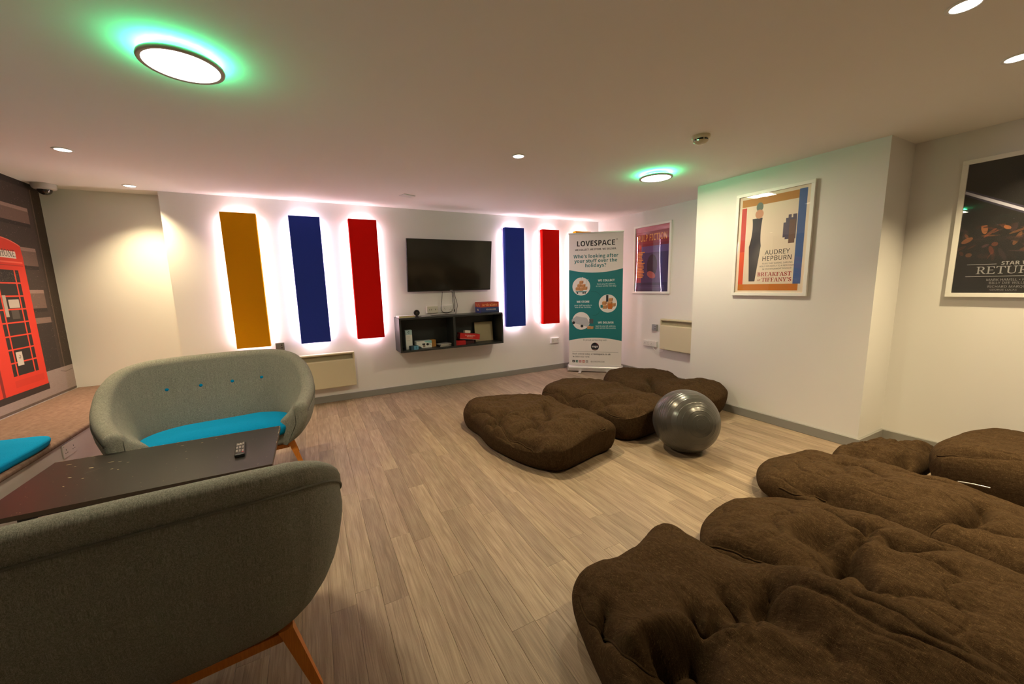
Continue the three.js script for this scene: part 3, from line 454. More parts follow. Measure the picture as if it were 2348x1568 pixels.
  const prof = new THREE.Shape(); prof.moveTo(-0.05, 0); prof.lineTo(0.05, 0); prof.lineTo(0.054, 0.02); prof.lineTo(0.05, 0.034); prof.lineTo(0.05, 0.05); prof.quadraticCurveTo(0.044, 0.082, 0.006, 0.086); prof.lineTo(-0.006, 0.086); prof.quadraticCurveTo(-0.05, 0.08, -0.052, 0.04);
  obj('base_housing', new THREE.ExtrudeGeometry(prof, { depth: w - 0.016, bevelEnabled: false, curveSegments: 10 }).rotateY(Math.PI / 2).translate(-w / 2 + 0.008, 0.014, 0), M.alu, t);
  for (const s of [-1, 1]) obj('end_cap', box(s * (w / 2) - 0.009, s * (w / 2) + 0.009, 0.012, 0.102, -0.056, 0.056, 0.006), M.alu, t);
  for (const s of [-0.22, 0.2]) obj('foot', box(s - 0.022, s + 0.022, 0.001, 0.014, -0.16, 0.17, 0.005), M.alu, t);
  obj('support_pole', new THREE.CylinderGeometry(0.008, 0.008, 1.99, 16).translate(0, 1.09, -0.03), M.steel, t);
}

// ---------------------------------------------------------------- mural of a red phone box
{
  const z0 = -D2, z1 = -2.6, y0 = 0.464, y1 = H - 0.002, PW = 1792, PH = 1280, kx = PW / (z1 - z0), ky = PH / (y1 - y0);
  const tex = canvasTex(PW, PH, (c, W, Hh) => {
    const X = (z) => (z - z0) * kx, Y = (y) => (y1 - y) * ky, rect = (za, zb, ya, yb, f) => { c.fillStyle = f; c.fillRect(X(Math.min(za, zb)), Y(Math.max(ya, yb)), Math.abs(zb - za) * kx, Math.abs(yb - ya) * ky); };
    const r = rng(15); c.fillStyle = '#3a2d28'; c.fillRect(0, 0, W, Hh);
    for (let b = 0; b < 2; b++) for (const [a, e] of [[2.11, 1.957], [1.769, 1.596], [1.411, 1.232]]) { const l = -5.005 + b * 2.0; rect(l, l + 1.55, a, e, '#6a534b'); rect(l, l + 1.55, a, a - 0.03, '#8d7269'); rect(l, l + 1.55, e + 0.02, e - 0.012, '#2a201d'); }
    rect(-5.03, -2.6, 1.17, 1.12, '#7b645b'); rect(-5.03, -2.6, 1.12, 0.7, '#2e2421'); rect(-5.229, -5.06, y1, 0.7, '#33271f'); rect(-5.1, -5.085, y1, 0.7, '#5b4a41'); rect(-5.229, -2.6, y1, y1 - 0.05, '#271d19');
    for (let k = 0; k < 16000; k++) { const x = r() * W, y = r() * Y(0.7), s = r(); c.fillStyle = s > 0.93 ? '#cdb9ae' : s > 0.5 ? '#8a7068' : '#1d1512'; c.globalAlpha = s > 0.93 ? 0.65 : 0.35; c.fillRect(x, y, 1 + 2 * r(), 1 + 2.5 * r()); } c.globalAlpha = 1;
    rect(z0, z1, 0.7, y0, '#8f7f7c'); for (let k = 0; k < 2500; k++) { c.globalAlpha = 0.25; c.fillStyle = r() > 0.5 ? '#a7958f' : '#6f615f'; c.fillRect(r() * W, Y(0.7) + r() * (Hh - Y(0.7)), 3 + 14 * r(), 1.5); } c.globalAlpha = 1; c.strokeStyle = '#5b4d4b'; c.lineWidth = 3; c.beginPath(); c.moveTo(X(-5.22), Y(0.66)); c.lineTo(X(-5.1), Y(0.65)); c.lineTo(X(-5.02), Y(0.67)); c.stroke();
    // kerb shadow line at the foot and the box itself
    rect(z0, z1, y0 + 0.02, y0, '#5f5049');
    const L = -4.81, R = -3.9, red = '#d0301b', dark = '#1f1716';
    rect(-4.815, R + 0.02, 0.61, 0.55, '#2b1f1c'); rect(L, R, 1.70, 0.6, red); rect(-4.27, -4.24, 1.6, 0.6, '#7e1a10');
    c.fillStyle = red; c.beginPath(); c.moveTo(X(L), Y(1.66)); c.lineTo(X(L + 0.01), Y(1.77)); c.quadraticCurveTo(X(-4.56), Y(1.87), X(-4.32), Y(1.79)); c.lineTo(X(R), Y(1.76)); c.lineTo(X(R), Y(1.6)); c.fill();
    c.strokeStyle = '#e5705a'; c.lineWidth = 6; c.beginPath(); c.moveTo(X(L + 0.01), Y(1.77)); c.quadraticCurveTo(X(-4.56), Y(1.87), X(-4.32), Y(1.79)); c.stroke();
    rect(-4.725, -4.33, 1.722, 1.665, '#d9cfc2'); c.fillStyle = '#3a322e'; c.font = '52px serif'; c.textAlign = 'center'; c.save(); c.translate(X(-4.53), Y(1.676)); c.scale(-1, 1); c.fillText('TELEPHONE', 0, 0, X(-4.34) - X(-4.72)); c.restore();
    rect(-4.79, -4.26, 1.64, 1.628, '#e8604a'); rect(-4.79, -4.26, 1.612, 1.604, '#a82314');
    rect(-4.715, -4.4, 1.57, 0.735, dark);
    for (let k = 1; k < 8; k++) rect(-4.715, -4.4, 1.57 - k * 0.1044 + 0.006, 1.57 - k * 0.1044 - 0.006, '#d63a22'); for (const z of [-4.665, -4.45]) rect(z - 0.008, z + 0.008, 1.57, 0.735, '#d63a22');
    rect(-4.645, -4.52, 1.335, 1.268, '#b7aca2'); rect(-4.5, -4.46, 1.37, 1.2, '#a89d93'); rect(-4.62, -4.53, 1.25, 1.18, '#4b433f'); rect(-4.55, -4.475, 0.92, 0.81, '#c5bbb2'); c.strokeStyle = '#4a4340'; c.lineWidth = 3; c.beginPath(); c.arc(X(-4.515), Y(0.88), 8, 0, 5); c.stroke();
    for (let k = 0; k < 260; k++) { c.globalAlpha = 0.5; c.fillStyle = '#9a8d86'; c.fillRect(X(-4.71) + r() * 0.3 * kx, Y(1.56) + r() * 0.1 * ky, 3, 2); } c.globalAlpha = 1;
    rect(-4.77, -4.4, 0.7, 0.645, '#c42c18');
  });
  const g = box(XM + 0.0005, XM + 0.0025, y0, y1, z0 + 0.003, z1); // the +x face carries the print; its u runs against z
  tag(obj('wall_mural', g, [std({ map: (() => { const t = tex; t.wrapS = THREE.RepeatWrapping; t.repeat.x = -1; t.offset.x = 1; return t; })(), roughness: 0.75 }), M.wall, M.wall, M.wall, M.wall, M.wall]), 'printed wall mural of a red phone box before a dark stone facade', 'mural');
}

// ---------------------------------------------------------------- soft shapes: an outline in plan with a domed, creased top
function smoothOutline(pts, n) { const c = new THREE.CatmullRomCurve3(pts.map(([x, z]) => new THREE.Vector3(x, 0, z)), true, 'centripetal'); return c.getSpacedPoints(n).slice(0, n).map((v) => [v.x, v.z]); }
function segDist(px, pz, a, b) { const dx = b[0] - a[0], dz = b[1] - a[1], t = clamp(((px - a[0]) * dx + (pz - a[1]) * dz) / (dx * dx + dz * dz + 1e-9)); return Math.hypot(px - a[0] - t * dx, pz - a[1] - t * dz); }
function softBody({ outline, rimLumps = [], pxStrokes = [], pxLumps = [], pxSeams = [], height, rim = 0.1, power = 4, round = 2, center, strokes = [], lumps = [], noise = [0.012, 2.2], creases = 0, seed = 1, nA = 180, nR = 46, tuck = 0.16, uvScale = 1, base = 0.002 }) {
  const dense = smoothOutline(outline, 360), n2 = createNoise2D(rng(seed)), n3 = createNoise2D(rng(seed + 50));
  const cx = center ? center[0] : dense.reduce((s, p) => s + p[0], 0) / 360, cz = center ? center[1] : dense.reduce((s, p) => s + p[1], 0) / 360;
  function reach(a) { const dx = Math.cos(a), dz = Math.sin(a); let best = 0; for (let i = 0; i < 360; i++) { const p = dense[i], q = dense[(i + 1) % 360], ex = q[0] - p[0], ez = q[1] - p[1], det = dx * -ez + ex * dz; if (Math.abs(det) < 1e-12) continue; const t = ((p[0] - cx) * -ez + ex * (p[1] - cz)) / det, s = (dx * (p[1] - cz) - dz * (p[0] - cx)) / det; if (t > best && s >= 0 && s <= 1) best = t; } return best; }
  const NR = 720, table = [...Array(NR)].map((_, k) => reach(k / NR * Math.PI * 2 - Math.PI));
  const reachAt = (a) => { const f = ((a + Math.PI) / (Math.PI * 2) * NR + NR) % NR, i = Math.floor(f); return table[i] + (table[(i + 1) % NR] - table[i]) * (f - i); };
  const live = [...strokes]; const allLumps = lumps.slice();
  function relief(x, z) {
    let d = noise[0] * (n2(x * noise[1], z * noise[1]) + 0.5 * n3(x * noise[1] * 2.3, z * noise[1] * 2.3) + 0.22 * n2(x * noise[1] * 6, z * noise[1] * 6));
    if (creases) { const q = n3(x * 1.9 + 9, z * 1.2 + 0.2 * n2(x * 3, z * 3)), q2 = n2(x * 3.6 - 5, z * 2.4 + 3); d -= creases * (Math.exp(-Math.abs(q) / 0.07) * clamp(0.5 + n2(x * 1.3, z * 1.3)) + 0.45 * Math.exp(-Math.abs(q2) / 0.06) * clamp(0.4 + n3(x * 1.7, z * 1.7))); }
    for (const [lx, lz, a, s] of allLumps) d += a * Math.exp(-((x - lx) ** 2 + (z - lz) ** 2) / (2 * s * s));
    for (const st of live) { let m = 9; for (let i = 0; i + 1 < st.p.length; i++) m = Math.min(m, segDist(x, z, st.p[i], st.p[i + 1])); d += st.a * (st.sharp ? Math.exp(-m / st.s) : Math.exp(-(m * m) / (2 * st.s * st.s))); }
    return d;
  }
  function top(x, z) { const a = Math.atan2(z - cz, x - cx), rr = Math.min(1, Math.hypot(x - cx, z - cz) / reachAt(a)), edge = Math.pow(Math.max(0, 1 - Math.pow(rr, power)), 1 / round); let rm = rim; for (const [lx, lz, q, w] of rimLumps) rm += q * Math.exp(-((x - lx) ** 2 + (z - lz) ** 2) / (2 * w * w)); return Math.max(rim * 0.6, rm + (height - Math.min(rm, height)) * edge + relief(x, z) * Math.min(1, edge * 1.35)); }
  // where the sight line through a pixel first meets the skin (or the height nearest to it)
  const inside = (x, z) => Math.hypot(x - cx, z - cz) < reachAt(Math.atan2(z - cz, x - cx)) * 0.985;
  function hit(u, v) { const d = ray(u, v); for (let y = height + 0.14; y > 0.03; y -= 0.004) { const t = (y - camera.position.y) / d.y, x = camera.position.x + d.x * t, z = camera.position.z + d.z * t; if (inside(x, z) && top(x, z) >= y) return [x, z]; } return null; }
  const trace = (list) => list.map(([u, v]) => hit(u, v)).filter(Boolean);
  const found = pxStrokes.map((q) => ({ p: trace(q.p), a: q.a, s: q.s, sharp: q.sharp })).filter((q) => q.p.length > 1), dents = pxLumps.map(([u, v, a, q]) => { const h = hit(u, v); return h && [...h, a, q]; }).filter(Boolean);
  live.push(...found); allLumps.push(...dents);
  const seamLines = pxSeams.map(trace).filter((l) => l.length > 1);
  for (const l of seamLines) live.push({ p: smoothLine(l), a: -0.03, s: 0.013, sharp: true });
  const P = [], U = [], I = [], rows = [];
  const radial = []; for (let i = 1; i <= nR; i++) radial.push(1 - Math.pow(1 - i / nR, 1.55));
  const under = [0.06, 0.2, 0.4, 0.62, 0.82, 1];
  P.push(cx, top(cx, cz), cz); U.push(cx * uvScale, cz * uvScale);
  const runs = [...Array(nA)].map(() => ({ l: 0, x: cx, y: top(cx, cz), z: cz }));   // length walked over the skin, so that the cloth does not stretch
  const walk = (k, x, y, z) => { const q = runs[k]; q.l += Math.hypot(x - q.x, y - q.y, z - q.z); q.x = x; q.y = y; q.z = z; return q.l; };
  for (const rho of radial) { const row = []; for (let k = 0; k < nA; k++) { const a = k / nA * Math.PI * 2 - Math.PI, R = reachAt(a) * rho, x = cx + Math.cos(a) * R, z = cz + Math.sin(a) * R, y = top(x, z); row.push(P.length / 3); P.push(x, y, z); { const l = walk(k, x, y, z); U.push((cx + Math.cos(a) * l) * uvScale, (cz + Math.sin(a) * l) * uvScale); } } rows.push(row); }
  for (const t of under) { const row = []; for (let k = 0; k < nA; k++) { const a = k / nA * Math.PI * 2 - Math.PI, R0 = reachAt(a), R = R0 - Math.min(0.2, R0 * tuck) * (1 - Math.sqrt(Math.max(0, 1 - t * t))), x = cx + Math.cos(a) * R, z = cz + Math.sin(a) * R, y = base + (top(cx + Math.cos(a) * R0, cz + Math.sin(a) * R0) - base) * (1 - t); row.push(P.length / 3); P.push(x, y, z); { const l = walk(k, x, y, z); U.push((cx + Math.cos(a) * l) * uvScale, (cz + Math.sin(a) * l) * uvScale); } } rows.push(row); }
  const bottom = P.length / 3; P.push(cx, base, cz); U.push(cx, cz);
  for (let k = 0; k < nA; k++) I.push(0, rows[0][(k + 1) % nA], rows[0][k]);
  for (let j = 0; j + 1 < rows.length; j++) for (let k = 0; k < nA; k++) { const q = (k + 1) % nA, a = rows[j][k], b = rows[j][q], c = rows[j + 1][q], d = rows[j + 1][k]; I.push(a, b, c, a, c, d); }
  const last = rows[rows.length - 1]; for (let k = 0; k < nA; k++) I.push(bottom, last[k], last[(k + 1) % nA]);
  const g = new THREE.BufferGeometry(); g.setAttribute('position', new THREE.Float32BufferAttribute(P, 3)); g.setAttribute('uv', new THREE.Float32BufferAttribute(U, 2)); g.setIndex(I); g.computeVertexNormals();
  // a point on the skin for seams; d < 1 keeps it on top
  const seam = (pts, lift = 0.002) => pts.map(([x, z]) => new THREE.Vector3(x, top(x, z) + lift, z));
  return { g, top, seam, seamLines, cx, cz };
}

// ---------------------------------------------------------------- grey tub sofas
function makeSofa(label) {
  const t = thing('tub_sofa', label, 'sofa', [0, 0, 0], 0, 'grey two-seat tub sofas');
  // stations of the ridge from the middle of the back to the right arm front: x, z, height
  const half = [[0, -0.33, 0.892], [0.24, -0.33, 0.889], [0.4, -0.312, 0.878], [0.505, -0.25, 0.846], [0.563, -0.15, 0.775], [0.577, -0.04, 0.685], [0.563, 0.06, 0.63], [0.535, 0.14, 0.592], [0.508, 0.2, 0.568], [0.485, 0.255, 0.555]];
  const all = [...half.slice(1).reverse().map(([x, z, y]) => [-x, z, y]), ...half];
  const curve = new THREE.CatmullRomCurve3(all.map(([x, z, y]) => new THREE.Vector3(x, y, z)), false, 'centripetal');
  const N = 120, y0 = 0.245;
  const buttons = [-0.285, -0.095, 0.095, 0.285].map((x) => [x, 0.672]);
  const rowsOf = [], P = [], U = [], I = [];
  const profile = (yt) => {
    const f = (k) => y0 + k * (yt - y0), s = 0.415, li = (k) => s + k * (yt - 0.05 - s);
    return [[-0.165, 0.27], [-0.16, 0.34], [-0.152, s - 0.01], [-0.138, li(0.14)], [-0.122, li(0.3)], [-0.106, li(0.46)], [-0.09, li(0.62)], [-0.075, li(0.78)], [-0.06, li(0.91)], [-0.052, yt - 0.042], [-0.044, yt - 0.024], [-0.03, yt - 0.009], [-0.01, yt - 0.001], [0.01, yt], [0.028, yt - 0.007], [0.04, yt - 0.02], [0.046, yt - 0.038], [0.046, yt - 0.058], [0.041, yt - 0.067], [0.0445, yt - 0.075], [0.041, yt - 0.083], [0.0445, f(0.7)], [0.041, f(0.62)], [0.034, f(0.54)], [0.022, f(0.42)], [0.004, f(0.3)], [-0.022, f(0.19)], [-0.055, f(0.1)], [-0.09, f(0.035)], [-0.125, y0], [-0.15, y0 + 0.005]];
  };
  let arc = 0, prev = null;
  const stations = [];
  for (let i = 0; i <= N; i++) { const p = curve.getPointAt(i / N), tg = curve.getTangentAt(i / N); stations.push({ p, tg, cap: 0 }); }
  const capN = 6, first = stations[0], lastS = stations[N];
  const caps = (s, sign) => [...Array(capN)].map((_, k) => ({ p: s.p, tg: s.tg, cap: (k + 1) / capN, sign }));
  const seq = [...caps(first, -1).reverse(), ...stations, ...caps(lastS, 1)];
  const joins = [Math.round(N * 0.3), Math.round(N * 0.7)].map((i) => stations[i]);   // cloth joins pulled in across each back corner
  for (const s of seq) {
    const flat = new THREE.Vector3(s.tg.x, 0, s.tg.z).normalize(), out = new THREE.Vector3(flat.z, 0, -flat.x);   // outwards of the tub
    if (prev) arc += Math.max(prev.distanceTo(s.p), s.cap ? 0.013 : 0); prev = s.p;
    const a = s.cap * Math.PI / 2, k = s.cap ? Math.cos(a) : 1, fwd = s.cap ? Math.sin(a) * 0.045 * s.sign : 0;
    const prof = profile(s.p.y); let run = 0, pp = null; const row = [];
    for (const [d, y] of prof) {
      const dm = y > 0.4 ? -0.03 : -0.03 - 0.07 * clamp((0.4 - y) / 0.15), kd = dm + (d - dm) * Math.max(k, 0.02), ky = s.cap ? y - (1 - k) * 0.05 * clamp((y - y0) / (s.p.y - y0)) ** 3 : y;
      let dd = kd + (joins.includes(s) && y > 0.3 ? Math.sign(dm - kd) * 0.0045 : 0); const x = s.p.x + flat.x * fwd + out.x * dd, z = s.p.z + flat.z * fwd + out.z * dd;
      let zz = z, xx = x; if (!s.cap && d < -0.05 && y > 0.45) { let dip = 0; for (const [bx, by] of buttons) dip += Math.exp(-((x - bx) ** 2 + (ky - by) ** 2) / (2 * 0.022 ** 2)); dip += 0.25 * Math.exp(-((ky - 0.672) ** 2) / (2 * 0.012 ** 2)) * (Math.abs(x) < 0.3 ? 1 : 0) * (z < -0.1 ? 1 : 0); if (z < -0.1) { xx += out.x * 0.016 * dip; zz += out.z * 0.016 * dip; } }
      if (pp) run += Math.hypot(d - pp[0], y - pp[1]); pp = [d, y];
      row.push(P.length / 3); P.push(xx, ky, zz); U.push(arc, run);
    }
    rowsOf.push(row);
  }
  const m = rowsOf[0].length;
  for (let j = 0; j + 1 < rowsOf.length; j++) for (let k = 0; k < m; k++) { const q = (k + 1) % m; I.push(rowsOf[j][k], rowsOf[j + 1][k], rowsOf[j + 1][q], rowsOf[j][k], rowsOf[j + 1][q], rowsOf[j][q]); }
  const g = new THREE.BufferGeometry(); g.setAttribute('position', new THREE.Float32BufferAttribute(P, 3)); g.setAttribute('uv', new THREE.Float32BufferAttribute(U, 2)); g.setIndex(I); g.computeVertexNormals();
  const shell = obj('upholstered_shell', g, M.felt, t);
  // seams: two piping lines outside below the rim, one across each back corner inside
  const at = (i, pk, lift) => { const s = stations[i], flat = new THREE.Vector3(s.tg.x, 0, s.tg.z).normalize(), out = new THREE.Vector3(flat.z, 0, -flat.x), [d, y] = profile(s.p.y)[pk]; return new THREE.Vector3(s.p.x + out.x * (d + lift), y, s.p.z + out.z * (d + lift)); };
  const ids = [...Array(61)].map((_, k) => Math.round(k * N / 60));
  obj('piping', tube(ids.map((i) => at(i, 19, 0.001)), 0.0042, 160, 6), M.felt, shell);
  for (const [bx, by] of buttons) obj('button', new THREE.SphereGeometry(0.0115, 16, 10).scale(1, 1, 0.6).translate(bx, by, -0.33 + 0.078), M.blueSeat, t);
  const seat = softBody({ outline: [[-0.38, 0.25], [-0.2, 0.27], [0.2, 0.27], [0.38, 0.25], [0.43, 0.12], [0.43, -0.06], [0.34, -0.15], [0.15, -0.172], [-0.15, -0.172], [-0.34, -0.15], [-0.43, -0.06], [-0.43, 0.12]], height: 0.445, rim: 0.385, power: 3.2, round: 1.6, noise: [0.002, 3], seed: 4, nA: 120, nR: 26, tuck: 0.06, uvScale: 1, base: 0.33, center: [0, 0.08] });
  obj('seat_cushion', seat.g, M.blueSeat, t);
  obj('seat_base', box(-0.41, 0.41, 0.25, 0.335, -0.2, 0.24, 0.02), M.felt, t);
  // wooden legs and rails
  const leg = (sx, sz) => { const top = [sx * 0.4, 0.26, sz * 0.2], foot = [sx * 0.476, 0, sz * 0.24], a = 0.026, b = 0.015, V = []; for (const [c, s] of [[top, a], [foot, b]]) for (const [ux, uz] of [[-1, -1], [1, -1], [1, 1], [-1, 1]]) V.push([c[0] + ux * s * 0.8, c[1], c[2] + uz * s]); const F = [[0, 1, 2, 3], [7, 6, 5, 4], [0, 4, 5, 1], [1, 5, 6, 2], [2, 6, 7, 3], [3, 7, 4, 0]], pos = [], uv = []; for (const f of F) for (const k of [0, 1, 2, 0, 2, 3]) { pos.push(...V[f[k]]); uv.push(V[f[k]][0] * 4 + V[f[k]][2] * 4, V[f[k]][1] * 2); } const q = new THREE.BufferGeometry(); q.setAttribute('position', new THREE.Float32BufferAttribute(pos, 3)); q.setAttribute('uv', new THREE.Float32BufferAttribute(uv, 2)); q.computeVertexNormals(); return q; };
  for (const sx of [-1, 1]) for (const sz of [-1, 1]) obj('leg', leg(sx, sz), M.legWood, t);
  for (const sz of [-1, 1]) obj('rail', worldUV(box(-0.39, 0.39, 0.212, 0.244, sz * 0.2 - 0.014, sz * 0.2 + 0.014, 0.003), 'z', 0.5), M.legWood, t);
  for (const sx of [-1, 1]) obj('rail', worldUV(box(sx * 0.4 - 0.014, sx * 0.4 + 0.014, 0.212, 0.244, -0.19, 0.19, 0.003), 'x', 0.5), M.legWood, t);
  return t;
}
const sofaFar = makeSofa('grey tub sofa with a blue seat facing the room, its back to the lit panels');
sofaFar.position.set(-0.64, 0, -3.29); sofaFar.rotation.y = 0.14;
const sofaNear = sofaFar.clone(); sofaNear.name = numbered('tub_sofa'); scene.add(sofaNear);
sofaNear.position.set(-0.585, 0, -1.51); sofaNear.rotation.y = Math.PI + 0.1; sofaNear.scale.y = 0.97; sofaNear.userData = { ...sofaFar.userData, label: 'grey tub sofa seen from behind, on the other side of the black table' };

// ---------------------------------------------------------------- low black table and the remote
{
  const x0 = -1.312, x1 = -0.25, z0 = -2.925, z1 = -2.275, y = 0.45;
  const top = canvasTex(1062, 650, (c, w, h) => {
    c.fillStyle = '#252521'; c.fillRect(0, 0, w, h); const r = rng(8);
    for (let k = 0; k < 2600; k++) { c.globalAlpha = 0.05; c.fillStyle = r() > 0.5 ? '#4b4844' : '#0d0c0c'; c.fillRect(r() * w, r() * h, 2 + 50 * r(), 1.2); } c.globalAlpha = 1;
    // chips and scuffs to the pale board below
    c.fillStyle = '#b7aa86'; for (const [u, v, a, b, q] of [[0.2, 0.3, 11, 4, 0.3], [0.26, 0.24, 14, 2.5, 0.1], [0.16, 0.45, 9, 4, 0.4], [0.3, 0.42, 6, 3, 0], [0.33, 0.46, 5, 3, 0.5], [0.18, 0.62, 6, 3, 0.8], [0.3, 0.27, 8, 2, 0], [0.08, 0.12, 12, 3, 0], [0.12, 0.2, 5, 3, 0], [0.53, 0.12, 9, 3, 0.1], [0.62, 0.13, 6, 3, 0], [0.68, 0.08, 6, 3, 0], [0.57, 0.3, 4, 3, 0], [0.34, 0.32, 7, 2, 0.4], [0.22, 0.52, 5, 3, 0], [0.6, 0.5, 4, 3, 0], [0.83, 0.3, 3, 2, 0]]) { c.beginPath(); c.ellipse(u * w, v * h, a, b, q, 0, 7); c.fill(); }
    for (let k = 0; k < 46; k++) { c.beginPath(); c.ellipse(r() * w, r() * h, 1 + 1.6 * r(), 1 + r(), 0, 0, 7); c.fill(); }
    c.strokeStyle = '#8f866c'; c.lineWidth = 1.5; c.beginPath(); c.moveTo(0.2 * w, 0.42 * h); c.lineTo(0.25 * w, 0.34 * h); c.stroke();
    for (let k = 0; k < 40; k++) c.fillRect(r() * w, 0, 2 + 12 * r(), 1 + 2.4 * r()); for (let k = 0; k < 16; k++) c.fillRect(w - 2 - 2.5 * r(), r() * h * 0.5, 5, 3 + 12 * r());
  });
  const t = thing('low_table', 'low rectangular black table with chipped edges between the two sofas', 'table', [0, 0, 0]);
  const topMat = std({ map: top, roughness: 0.36 });
  obj('table_top', box(x0, x1, y - 0.022, y, z0, z1), [M.edgeBrown, M.edgeBrown, topMat, M.edgeBrown, M.edgeBrown, M.edgeBrown], t);
  for (const x of [x0 + 0.12, x1 - 0.16]) for (const z of [z0 + 0.12, z1 - 0.12]) obj('leg', box(x - 0.022, x + 0.022, 0.001, y - 0.022, z - 0.022, z + 0.022, 0.003), M.black, t);
  obj('apron', merge([box(x0 + 0.12, x1 - 0.16, y - 0.07, y - 0.022, z0 + 0.11, z0 + 0.13), box(x0 + 0.12, x1 - 0.16, y - 0.07, y - 0.022, z1 - 0.13, z1 - 0.11)]), M.black, t);
  const rm = thing('remote_control', 'black television remote lying on the low table', 'remote', [-0.425, y + 0.0005, -2.56], 0.1);
  obj('body', box(-0.024, 0.024, 0, 0.02, -0.1, 0.1, 0.006), M.black, rm);
  const gp = paint('#a9a39b', 0.4);
  for (let j = 0; j < 9; j++) for (let i = -1; i <= 1; i++) if (!(j === 1 && i === 0)) obj('key', box(i * 0.0135 - 0.0045, i * 0.0135 + 0.0045, 0.0195, 0.0218, -0.082 + j * 0.0185, -0.082 + j * 0.0185 + 0.009, 0.001), j === 8 && i === 1 ? paint('#c04a4a', 0.4) : j % 3 === 2 ? paint('#47443f', 0.4) : gp, rm);
  obj('ring_key', new THREE.TorusGeometry(0.008, 0.0022, 8, 20).rotateX(Math.PI / 2).translate(0, 0.0205, -0.06), gp, rm);
}

// ---------------------------------------------------------------- bench along the mural wall and its blue pad
{
  const t = thing('wall_bench', 'built-in bench with a mauve front and brown carpeted top below the mural', 'bench', [0, 0, 0]);
  obj('front_panel', box(XM + 0.003, -1.472, 0.0005, 0.424, -D2 + 0.002, 0.9), M.mauve, t);
  obj('carpet_top', worldUV(box(XM + 0.003, -1.452, 0.424, 0.464, -D2 + 0.002, 0.92, 0.018), 'y'), M.carpet, t);
  const c = softBody({ outline: [[-1.985, -3.33], [-1.75, -3.345], [-1.53, -3.33], [-1.462, -3.27], [-1.458, -2.8], [-1.462, -2.3], [-1.53, -2.22], [-1.75, -2.21], [-1.985, -2.22], [-2.02, -2.3], [-2.025, -2.8], [-2.02, -3.26]], height: 0.528, rim: 0.5, power: 9, round: 2, noise: [0.003, 3], seed: 6, nA: 160, nR: 30, tuck: 0.05, base: 0.4645 });
  tag(obj('seat_pad', c.g, M.blueSeat), 'bright blue seat pad lying on the carpeted bench', 'seat pad');
}

// ---------------------------------------------------------------- bean bags
function smoothLine(p, n = 30) { const c = new THREE.CatmullRomCurve3(p.map(([x, z]) => new THREE.Vector3(x, 0, z)), false, 'centripetal'); return c.getPoints(n).map((v) => [v.x, v.z]); }
function beanBag(label, group, spec) {
  const b = softBody({ rim: 0.09, power: 7, round: 2, noise: [0.013, 2.6], creases: 0.02, ...spec });
  const t = thing('bean_bag', label, 'bean bag', [b.cx, 0, b.cz], 0, group);
  for (const s of b.seamLines) obj('piping', tube(b.seam(smoothLine(s), 0.006).map((v) => v.sub(new THREE.Vector3(b.cx, 0, b.cz))), 0.0048, 90, 6), M.sack, t);
  obj('bag', b.g.translate(-b.cx, 0, -b.cz), M.sack, t);
  return t;
}
// folds and seams read off two enlargements of the photograph
const fa = (...l) => l.map(([x, y]) => [1040 + x / 3.354, 820 + y / 3.354]);
const ne = (...l) => l.map(([x, y]) => [1280 + x / 2.1985, 960 + y / 2.1985]);
const C_ = (p, a, s) => ({ p, a: -a * 1.5, s, sharp: true }), R_ = (p, a, s) => ({ p, a, s }), V_ = (p, a, s) => ({ p, a: -a, s });
const far = 'brown bean bags by the exercise ball', near = 'brown bean bags in a row by the right wall';
const mid = { nA: 240, nR: 70 }, big = { nA: 360, nR: 120 };
beanBag('dark brown bean bag lying alone on the open floor before the others', far, { ...mid,
  outline: [[1.21, -3.34], [1.3, -3.5], [1.55, -3.57], [1.85, -3.5], [2.05, -3.3], [2.1, -2.95], [2.12, -2.6], [2.11, -2.27], [2.075, -2.2], [1.9, -2.16], [1.58, -2.09], [1.5, -2.085], [1.44, -2.11], [1.32, -2.28], [1.25, -2.5], [1.2, -2.78], [1.22, -3.05]], height: 0.245, seed: 101, rim: 0.12, power: 10, round: 1.8, tuck: 0.1,
  rimLumps: [[1.8, -2.15, 0.1, 0.3]], lumps: [[1.8, -2.4, 0.07, 0.2], [1.5, -3.35, 0.02, 0.15]], pxLumps: [[1210, 1040, -0.07, 0.07], [1150, 948, -0.05, 0.06]],
  pxStrokes: [C_(fa([340, 480], [360, 440], [385, 410]), 0.05, 0.03), R_(fa([310, 470], [400, 470], [500, 420], [640, 380], [720, 330]), 0.035, 0.05), C_(fa([700, 370], [740, 430], [720, 460]), 0.05, 0.03), C_(fa([600, 450], [660, 540]), 0.03, 0.025), C_(fa([480, 720], [560, 730], [620, 790]), 0.06, 0.03), C_(fa([860, 435], [960, 455]), 0.03, 0.03), V_(fa([540, 560], [640, 560], [780, 570]), 0.02, 0.04), C_(fa([420, 660], [480, 690], [500, 760]), 0.03, 0.02), C_(fa([330, 610], [400, 680]), 0.03, 0.025), C_(fa([480, 560], [640, 500]), 0.018, 0.02), C_(fa([740, 440], [850, 400]), 0.02, 0.02)],
  pxSeams: [fa([150, 445], [180, 418], [240, 412], [300, 450], [340, 490]), fa([305, 540], [320, 502], [350, 505], [400, 570], [450, 630], [500, 640], [560, 670], [610, 710], [640, 760], [660, 820], [680, 862]), fa([860, 438], [910, 450], [960, 455]), fa([1080, 500], [1130, 570], [1155, 640], [1165, 690])] });
